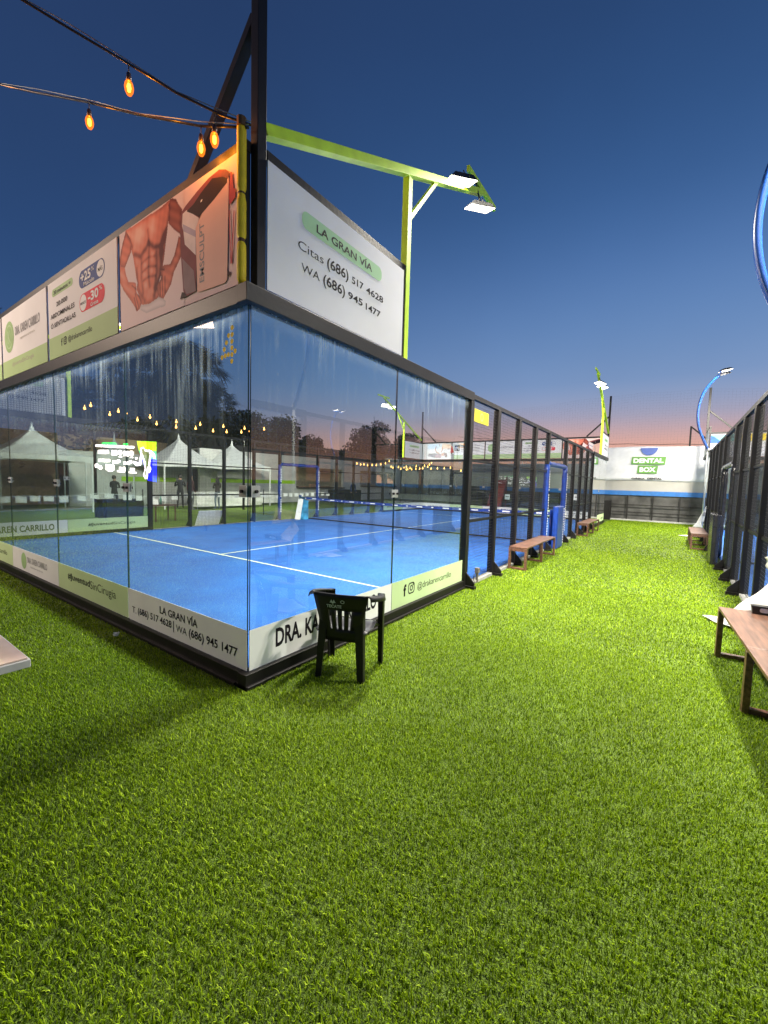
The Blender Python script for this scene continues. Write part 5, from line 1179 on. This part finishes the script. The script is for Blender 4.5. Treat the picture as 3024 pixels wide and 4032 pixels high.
def person(x, y, yaw, top, legs, skin, hair, label, pose='stand', h=1.72, long_hair=False, jacket_open=None):
    t = empty('person', label, 'person'); k = h/1.72
    sk = mat('skin_%s' % skin[0], skin[1], rough=.5, var=.05)
    v = []; e = []; r = []
    def J(p, rad): v.append((p[0]*k, p[1]*k, p[2]*k)); r.append(rad*k); return len(v)-1
    def E(a, b): e.append((a, b))
    pel = J((0, 0, .95), .125); wa = J((0, .0, 1.10), .115); ch = J((0, 0, 1.30), .145); nk0 = J((0, 0, 1.44), .075); nk = J((0, .01, 1.50), .052); hd = J((0, .02, 1.60), .085); ht = J((0, .015, 1.68), .075)
    E(pel, wa); E(wa, ch); E(ch, nk0); E(nk0, nk); E(nk, hd); E(hd, ht)
    segs = {'body': (pel, wa, ch, nk0)}
    for s in (-1, 1):
        hip = J((s*.09, 0, .90), .095); kn = J((s*.11, .03+(.06 if s > 0 and pose == 'walk' else 0), .50), .06); an = J((s*.12, -.01, .09), .042); to = J((s*.14, .13, .04), .035)
        E(pel, hip); E(hip, kn); E(kn, an); E(an, to)
        sh = J((s*.18, 0, 1.40), .062); E(ch, sh)
        if pose == 'fold': el = J((s*.24, .04, 1.14), .045); wr = J((s*.06, .22, 1.14), .035); ha = J((-s*.02, .22, 1.13), .03)
        elif pose == 'phone': el = J((s*.25, .02, 1.12), .045); wr = J((s*.10, .24, 1.25), .032); ha = J((s*.05, .28, 1.29), .03)
        else: el = J((s*.26, -.02, 1.13), .045); wr = J((s*.28, .05, .90), .032); ha = J((s*.28, .07, .82), .03)
        E(sh, el); E(el, wr); E(wr, ha)
    me = bpy.data.meshes.new('body'); me.from_pydata(v, e, []); o = bpy.data.objects.new('body', me); C.objects.link(o); o.parent = t
    sm = o.modifiers.new('skin', 'SKIN'); sm.use_smooth_shade = True
    for i, sv in enumerate(me.skin_vertices[0].data): sv.radius = (r[i], r[i]*.85)
    me.skin_vertices[0].data[0].use_root = True
    sub = o.modifiers.new('sub', 'SUBSURF'); sub.levels = sub.render_levels = 1
    dg = bpy.context.evaluated_depsgraph_get(); dg.update(); m2 = bpy.data.meshes.new_from_object(o.evaluated_get(dg)); o.modifiers.clear(); o.data = m2; bpy.data.meshes.remove(me)
    mt = mat('top_%s' % top[0], top[1], rough=.8, var=.2, scale=8); ml = mat('legs_%s' % legs[0], legs[1], rough=.8, var=.2, scale=8)
    for mm in (sk, mt, ml): m2.materials.append(mm)
    for p in m2.polygons:
        c = p.center; z = c.z/k; ax = abs(c.x)/k
        p.material_index = 0 if z > 1.46 or (ax > .0 and ((pose == 'stand' or pose == 'walk') and ax > .2 and z < .90)) else (1 if z > .93 or (ax > .21 and z > .86) else 2); p.use_smooth = True
    hb = MB(); c = (0, 0); hb.lathe([(.001, 1.735*k), (.05*k, 1.725*k), (.088*k, 1.68*k), (.096*k, 1.62*k), (.085*k, 1.57*k)] + ([(.10*k, 1.50*k), (.11*k, 1.36*k), (.07*k, 1.26*k), (.001, 1.25*k)] if long_hair else [(.06*k, 1.55*k)]), 0, -.02*k, 12)
    hb.build('hair', mat('hair_%s' % hair[0], hair[1], rough=.6), t, smooth=True)
    t.location = (x, y, .0); t.rotation_euler = (0, 0, yaw); return t
SK = ('tan', (0.35, 0.20, 0.13)); DH = ('dark', (0.015, 0.012, 0.010))
person(-18.0, 9.35, R(60), ('black', (0.010, 0.010, 0.012)), ('black', (0.012, 0.012, 0.014)), SK, DH, 'person in black seen from behind, standing under the tent', 'phone')
person(-16.3, 8.95, R(-60), ('maroon', (0.06, 0.012, 0.014)), ('grey', (0.20, 0.20, 0.21)), SK, DH, 'person in a maroon top and pale trousers partly behind a fence post', 'stand', 1.74)
person(-16.3, 10.35, R(100), ('brown', (0.035, 0.028, 0.024)), ('denim', (0.16, 0.20, 0.25)), SK, DH, 'person with long dark hair, arms folded, in light jeans', 'fold', 1.66, True)
person(-17.9, 9.9, R(150), ('umber', (0.05, 0.038, 0.03)), ('grey', (0.20, 0.20, 0.21)), SK, DH, 'person in a brown top bending beside the one in black', 'fold', 1.45)
person(-15.4, 20.1, R(-90), ('blue', (0.02, 0.045, 0.16)), ('black', (0.012, 0.012, 0.014)), SK, DH, 'distant person in a blue shirt beside the menu boards', 'stand')
person(-18.2, 6.4, R(30), ('black', (0.010, 0.010, 0.012)), ('black', (0.012, 0.012, 0.014)), SK, DH, 'person in black bending by the far tent, below the lit display reflection', 'fold', 1.6)

# ------------------------------------------------------------------ lit display (behind the viewer, seen mirrored in the near glass)
def display():
    t = empty('lit_display', 'lit advertising display with a player and white blocks, mirrored in the near glass', 'screen')
    fr = Frame((0, -4.0, 0), (1, 0, 0), (0, 1, 0))
    panel('cabinet', fr, -13.9, 1.5, -9.4, 2.8, mat('display_black', (0.004, 0.004, 0.004), rough=.6), t, t=.1, d0=-.11)
    def glow(name, c, k):
        m = bpy.data.materials.new(name); m.use_nodes = True; nt = m.node_tree; nt.nodes.clear(); e = nt.nodes.new('ShaderNodeEmission'); e.inputs[0].default_value = (*c, 1); e.inputs[1].default_value = k
        o = nt.nodes.new('ShaderNodeOutputMaterial'); nt.links.new(e.outputs[0], o.inputs[0]); m.cycles.emission_sampling = 'AUTO'; return m
    def q(a, b):          # the display's own drawing units, 0..1659 wide, left to right
        x = -13.72+(a-180)*(4.25/1267.0); top = 2.72-(x+13.52)*.02; bot = 1.70-(x+13.52)*.03
        return (x, top-(b-160)*(top-bot)/700.0)
    def bl(b, a0, b0, a1, b1, r=14, sl=0):
        P = []
        for u, v in rrect(a0, b0, a1, b1, r, 4): P.append(q(u, v+sl*(u-a0)))
        flat_poly(b, fr, P, 0)
    def white(b):
        bl(b, 215, 210, 1050, 265, 20, .06); bl(b, 270, 340, 525, 425); 
        for a0, b0, a1, b1 in ((575,345,705,455), (830,360,950,470), (275,545,545,610), (595,570,720,635), (830,580,955,645), (445,660,635,790), (480,795,600,815), (690,775,855,815), (735,700,820,765), (825,690,865,790), (930,780,1085,815), (960,705,1050,765)): bl(b, a0, b0, a1, b1)
        for cx, cy_ in ((768, 395), (993, 405)): flat_poly(b, fr, [q(u, v) for u, v in ellipse(cx, cy_, 45, 55, 16)], .001); bl(b, cx-12, cy_+40, cx+12, cy_+90, 6); bl(b, cx-40, cy_+85, cx+40, cy_+100, 6)
        for cx, cy_, r_ in ((730, 580, 40), (970, 580, 36), (235, 710, 50), (320, 740, 46), (1083, 505, 26)): flat_poly(b, fr, [q(u, v) for u, v in ellipse(cx, cy_, r_, r_, 16)], .0015)
    layer('white_block', white, glow('display_white', (1.0, .90, .86), 16.0), t)
    def green(b): bl(b, 370, 170, 690, 225, 20, .04); bl(b, 830, 200, 930, 245, 20, .04)
    layer('green_caption', green, glow('display_green', (.0, 1.0, .12), 6.0), t)
    fig = [(1160,300),(1215,275),(1255,330),(1350,340),(1410,400),(1435,490),(1405,510),(1360,440),(1350,520),(1330,640),(1355,700),(1330,780),(1300,770),(1285,900),(1240,905),(1205,830),(1240,720),(1225,600),(1200,480),(1170,640),(1090,665),(1020,600),(1030,560),(1130,590),(1170,400)]
    pan = [(1100,160),(1445,185),(1445,360),(1130,345)]; pan2 = [(1130,345),(1445,360),(1445,520),(1180,470)]; pan3 = [(1180,470),(1445,520),(1445,940),(1285,930),(1240,700)]
    layer('poster_top', lambda b: flat_poly(b, fr, [q(*p) for p in pan], .001), glow('display_lime', (.55, 1.0, .0), 6), t)
    layer('poster_middle', lambda b: flat_poly(b, fr, [q(*p) for p in pan2], .001), glow('display_teal', (.05, .75, .35), 5), t)
    layer('poster_bottom', lambda b: flat_poly(b, fr, [q(*p) for p in pan3], .001), glow('display_blue', (.0, .01, 1.0), 6), t)
    layer('player_outline', lambda b: flat_poly(b, fr, [q(*p) for p in fig], .003), glow('display_pale', (1, .85, 1), 8), t)
    inner = [(1190,310),(1225,310),(1240,360),(1320,380),(1330,440),(1310,560),(1300,640),(1270,720),(1260,830),(1240,870),(1225,830),(1260,700),(1250,560),(1215,450),(1195,400)]
    layer('player_figure', lambda b: flat_poly(b, fr, [q(*p) for p in inner], .005), glow('display_figure', (.30, .40, .12), 2.5), t)
    for x in (-13.6, -9.7):
        m = MB(); m.box(x-.04, x+.04, -4.3, -4.22, 0, 1.6); m.build('leg', BLACK, t)
    m = MB()
    for z in (3.0, 3.24): m.beam((-15, -4.1, z+.18), (-9.2, -4.1, z-.05), .03)
    for k in range(20): a = -15+.29*k; m.beam((a, -4.1, 3.18-.04*k/3.4), (a+.29, -4.1, 3.40-.04*k/3.4), .02); 
    m.build('truss', GALV, t)
display()

# ------------------------------------------------------------------ trees
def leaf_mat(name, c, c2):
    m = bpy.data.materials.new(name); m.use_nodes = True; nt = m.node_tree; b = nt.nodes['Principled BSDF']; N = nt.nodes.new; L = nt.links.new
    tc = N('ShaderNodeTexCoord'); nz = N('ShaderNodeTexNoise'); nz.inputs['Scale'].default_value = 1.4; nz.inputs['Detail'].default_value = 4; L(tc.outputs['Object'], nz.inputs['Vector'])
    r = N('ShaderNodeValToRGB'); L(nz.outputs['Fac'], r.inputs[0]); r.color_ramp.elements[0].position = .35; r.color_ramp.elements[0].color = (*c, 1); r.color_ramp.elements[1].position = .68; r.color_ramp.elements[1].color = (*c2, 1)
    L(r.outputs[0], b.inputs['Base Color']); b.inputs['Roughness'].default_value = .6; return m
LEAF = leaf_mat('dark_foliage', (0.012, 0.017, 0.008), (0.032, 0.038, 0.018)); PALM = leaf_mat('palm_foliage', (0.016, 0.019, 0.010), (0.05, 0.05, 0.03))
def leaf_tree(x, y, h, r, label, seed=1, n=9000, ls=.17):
    t = empty('broadleaf_tree', label, 'tree', 'dark trees beyond the yard'); rs = np.random.RandomState(seed)
    ncl = 26; cc = []
    for k in range(ncl):
        a = rs.uniform(0, 2*np.pi); rr = r*rs.uniform(.0, .85); zz = h*rs.uniform(.30, .95); rr *= 1.05-.6*((zz/h-.45)/.55)**2 if zz/h > .45 else 1
        cc.append((rr*np.cos(a), rr*np.sin(a), zz, r*rs.uniform(.22, .42)))
    cc = np.array(cc); w = cc[:,3]**2; idx = rs.choice(ncl, n, p=w/w.sum()); d = rs.normal(size=(n, 3)); d /= np.linalg.norm(d, axis=1)[:,None]
    P = cc[idx,:3]+d*(cc[idx,3]*rs.uniform(.45, 1.08, n))[:,None]*np.array([1, 1, .8])
    a = rs.normal(size=(n, 3)); a /= np.linalg.norm(a, axis=1)[:,None]; b = np.cross(a, rs.normal(size=(n, 3))); b /= np.linalg.norm(b, axis=1)[:,None]; s = ls*rs.uniform(.6, 1.3, n)[:,None]
    v = np.stack([P-a*s, P+b*s*.5, P+a*s, P-b*s*.5], 1).reshape(-1, 3)
    me = bpy.data.meshes.new('crown'); me.vertices.add(n*4); me.vertices.foreach_set('co', v.astype(np.float32).reshape(-1)); me.loops.add(n*4); me.loops.foreach_set('vertex_index', np.arange(n*4, dtype=np.int32))
    me.polygons.add(n); me.polygons.foreach_set('loop_start', (np.arange(n)*4).astype(np.int32)); me.update(calc_edges=True); me.materials.append(LEAF)
    o = bpy.data.objects.new('crown', me); C.objects.link(o); o.parent = t
    m = MB(); m.tube([(0, 0, 0), (.1, .05, h*.3), (0, .1, h*.6)], [h*.028, h*.02, h*.008], 8)
    for k in range(6):
        q = cc[k]; m.tube([(.06, .05, h*.28), (q[0]*.5, q[1]*.5, h*.28+(q[2]-h*.28)*.5), (q[0], q[1], q[2])], [h*.012, h*.008, h*.003], 6)
    m.build('trunk', BARK, t, smooth=True); t.location = (x, y, 0); return t
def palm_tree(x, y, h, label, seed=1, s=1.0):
    t = empty('palm_tree', label, 'tree', 'fan palms behind the tents'); rs = random.Random(seed); m = MB()
    for k in range(64):
        az = rs.uniform(0, 6.283); el = rs.uniform(-1.15, 1.25); Ln = s*rs.uniform(1.25, 1.7)
        st = Vector((math.cos(az)*math.cos(el), math.sin(az)*math.cos(el), math.sin(el))); base = Vector((0, 0, h)); c = base+st*Ln*.55
        side = st.cross(Vector((0, 0, 1))).normalized(); up = side.cross(st)
        m.beam(base, c, .03, .02)
        for j in range(15):
            a = -1.25+2.5*j/14; d = (st*math.cos(a)+side*math.sin(a)).normalized(); L_ = Ln*.75*rs.uniform(.75, 1)
            p1 = c+d*L_*.6+up*.03; p2 = c+d*L_+Vector((0, 0, -.32*L_*rs.uniform(.6, 1.4))); w = side*.045 if abs(a) < .8 else st*.045
            m.face([c, p1-w, p2, p1+w])
    m.build('crown', PALM, t, fix=False); sk = MB()
    for k in range(260):      # skirt of dead fronds
        a = rs.uniform(0, 6.283); z = h-.25-rs.uniform(0, 2.6)*s; r_ = .32+rs.uniform(0, .40)*s; p = Vector((math.cos(a)*.2, math.sin(a)*.2, z+.5)); q = Vector((math.cos(a)*r_*1.5, math.sin(a)*r_*1.5, z-.35)); w = Vector((-math.sin(a), math.cos(a), 0))*.13
        sk.face([p-w*.5, p+w*.5, q+w, q-w])
    sk.build('dead_frond_skirt', PALM, t, fix=False)
    tr_ = MB(); tr_.tube([(0, 0, 0), (.1, 0, h*.5), (0, 0, h)], [.28, .22, .2], 10); tr_.build('trunk', BARK, t, smooth=True); t.location = (x, y, 0); return t
def polar(az, d): return (2.65+d*math.sin(R(az)), -1.99+d*math.cos(R(az)))
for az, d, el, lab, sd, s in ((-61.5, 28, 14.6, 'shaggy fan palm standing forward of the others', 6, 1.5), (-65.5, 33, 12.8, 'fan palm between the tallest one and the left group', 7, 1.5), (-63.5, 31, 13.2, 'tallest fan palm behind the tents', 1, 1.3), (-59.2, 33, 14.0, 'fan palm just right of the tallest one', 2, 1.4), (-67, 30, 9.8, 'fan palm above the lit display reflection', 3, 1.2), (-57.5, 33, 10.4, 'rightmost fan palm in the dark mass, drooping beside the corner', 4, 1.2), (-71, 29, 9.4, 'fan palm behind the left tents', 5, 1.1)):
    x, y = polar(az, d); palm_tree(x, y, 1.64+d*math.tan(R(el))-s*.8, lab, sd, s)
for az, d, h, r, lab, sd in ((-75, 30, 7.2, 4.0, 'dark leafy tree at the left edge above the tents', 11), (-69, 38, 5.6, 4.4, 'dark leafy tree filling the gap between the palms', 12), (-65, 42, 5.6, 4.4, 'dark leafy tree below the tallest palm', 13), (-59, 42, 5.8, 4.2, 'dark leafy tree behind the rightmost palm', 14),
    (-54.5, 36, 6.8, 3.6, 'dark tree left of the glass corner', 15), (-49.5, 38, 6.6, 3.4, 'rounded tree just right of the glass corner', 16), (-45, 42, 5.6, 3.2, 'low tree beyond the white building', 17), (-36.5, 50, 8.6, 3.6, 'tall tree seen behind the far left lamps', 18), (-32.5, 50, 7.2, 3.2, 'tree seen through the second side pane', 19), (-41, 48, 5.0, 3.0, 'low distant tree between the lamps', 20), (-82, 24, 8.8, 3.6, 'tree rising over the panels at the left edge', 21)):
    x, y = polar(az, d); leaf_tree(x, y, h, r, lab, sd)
def behind(src, x, y, label):
    c = copy_tree(src); c.location = (x, y, 0); c['label'] = label; return c
TREES = [o for o in bpy.data.objects if o.name.startswith('broadleaf_tree')]  # unseen tree copies added to darken what the near glass mirrors
for i, (x, y) in enumerate(((-14, -17), (-20, -15), (-27, -19), (-35, -16), (-43, -20), (-8, -20), (-30, -26))):
    behind(TREES[i % 6], x, y, ['dark tree mirrored faintly in the near glass behind the bulbs', 'dark tree mirrored in the near glass above the lit display', 'broad dark tree mirrored in the second pane', 'dark tree mirrored in the third pane',
        'dark tree mirrored at the left edge of the glass', 'dark tree mirrored close to the glass corner', 'taller dark tree mirrored between the others'][i])
t = empty('low_clubhouse', 'low dark clubhouse mirrored in the near glass behind the lit display', 'building')  # out-of-view mass added so the glass mirrors dark instead of low sky
m = MB(); m.box(-34, -6, -12.2, -8.2, 0, 2.9); m.build('wall', mat('brown_clubhouse_wall', (0.07, 0.06, 0.05), rough=.8, var=.3, scale=.8), t); m = MB(); m.box(-34.3, -5.7, -12.5, -7.9, 2.9, 3.1); m.build('roof', BLACK, t)
for o in list(bpy.data.objects):       # nothing anonymous left behind
    if o.type == 'EMPTY' and not o.children: bpy.data.objects.remove(o)
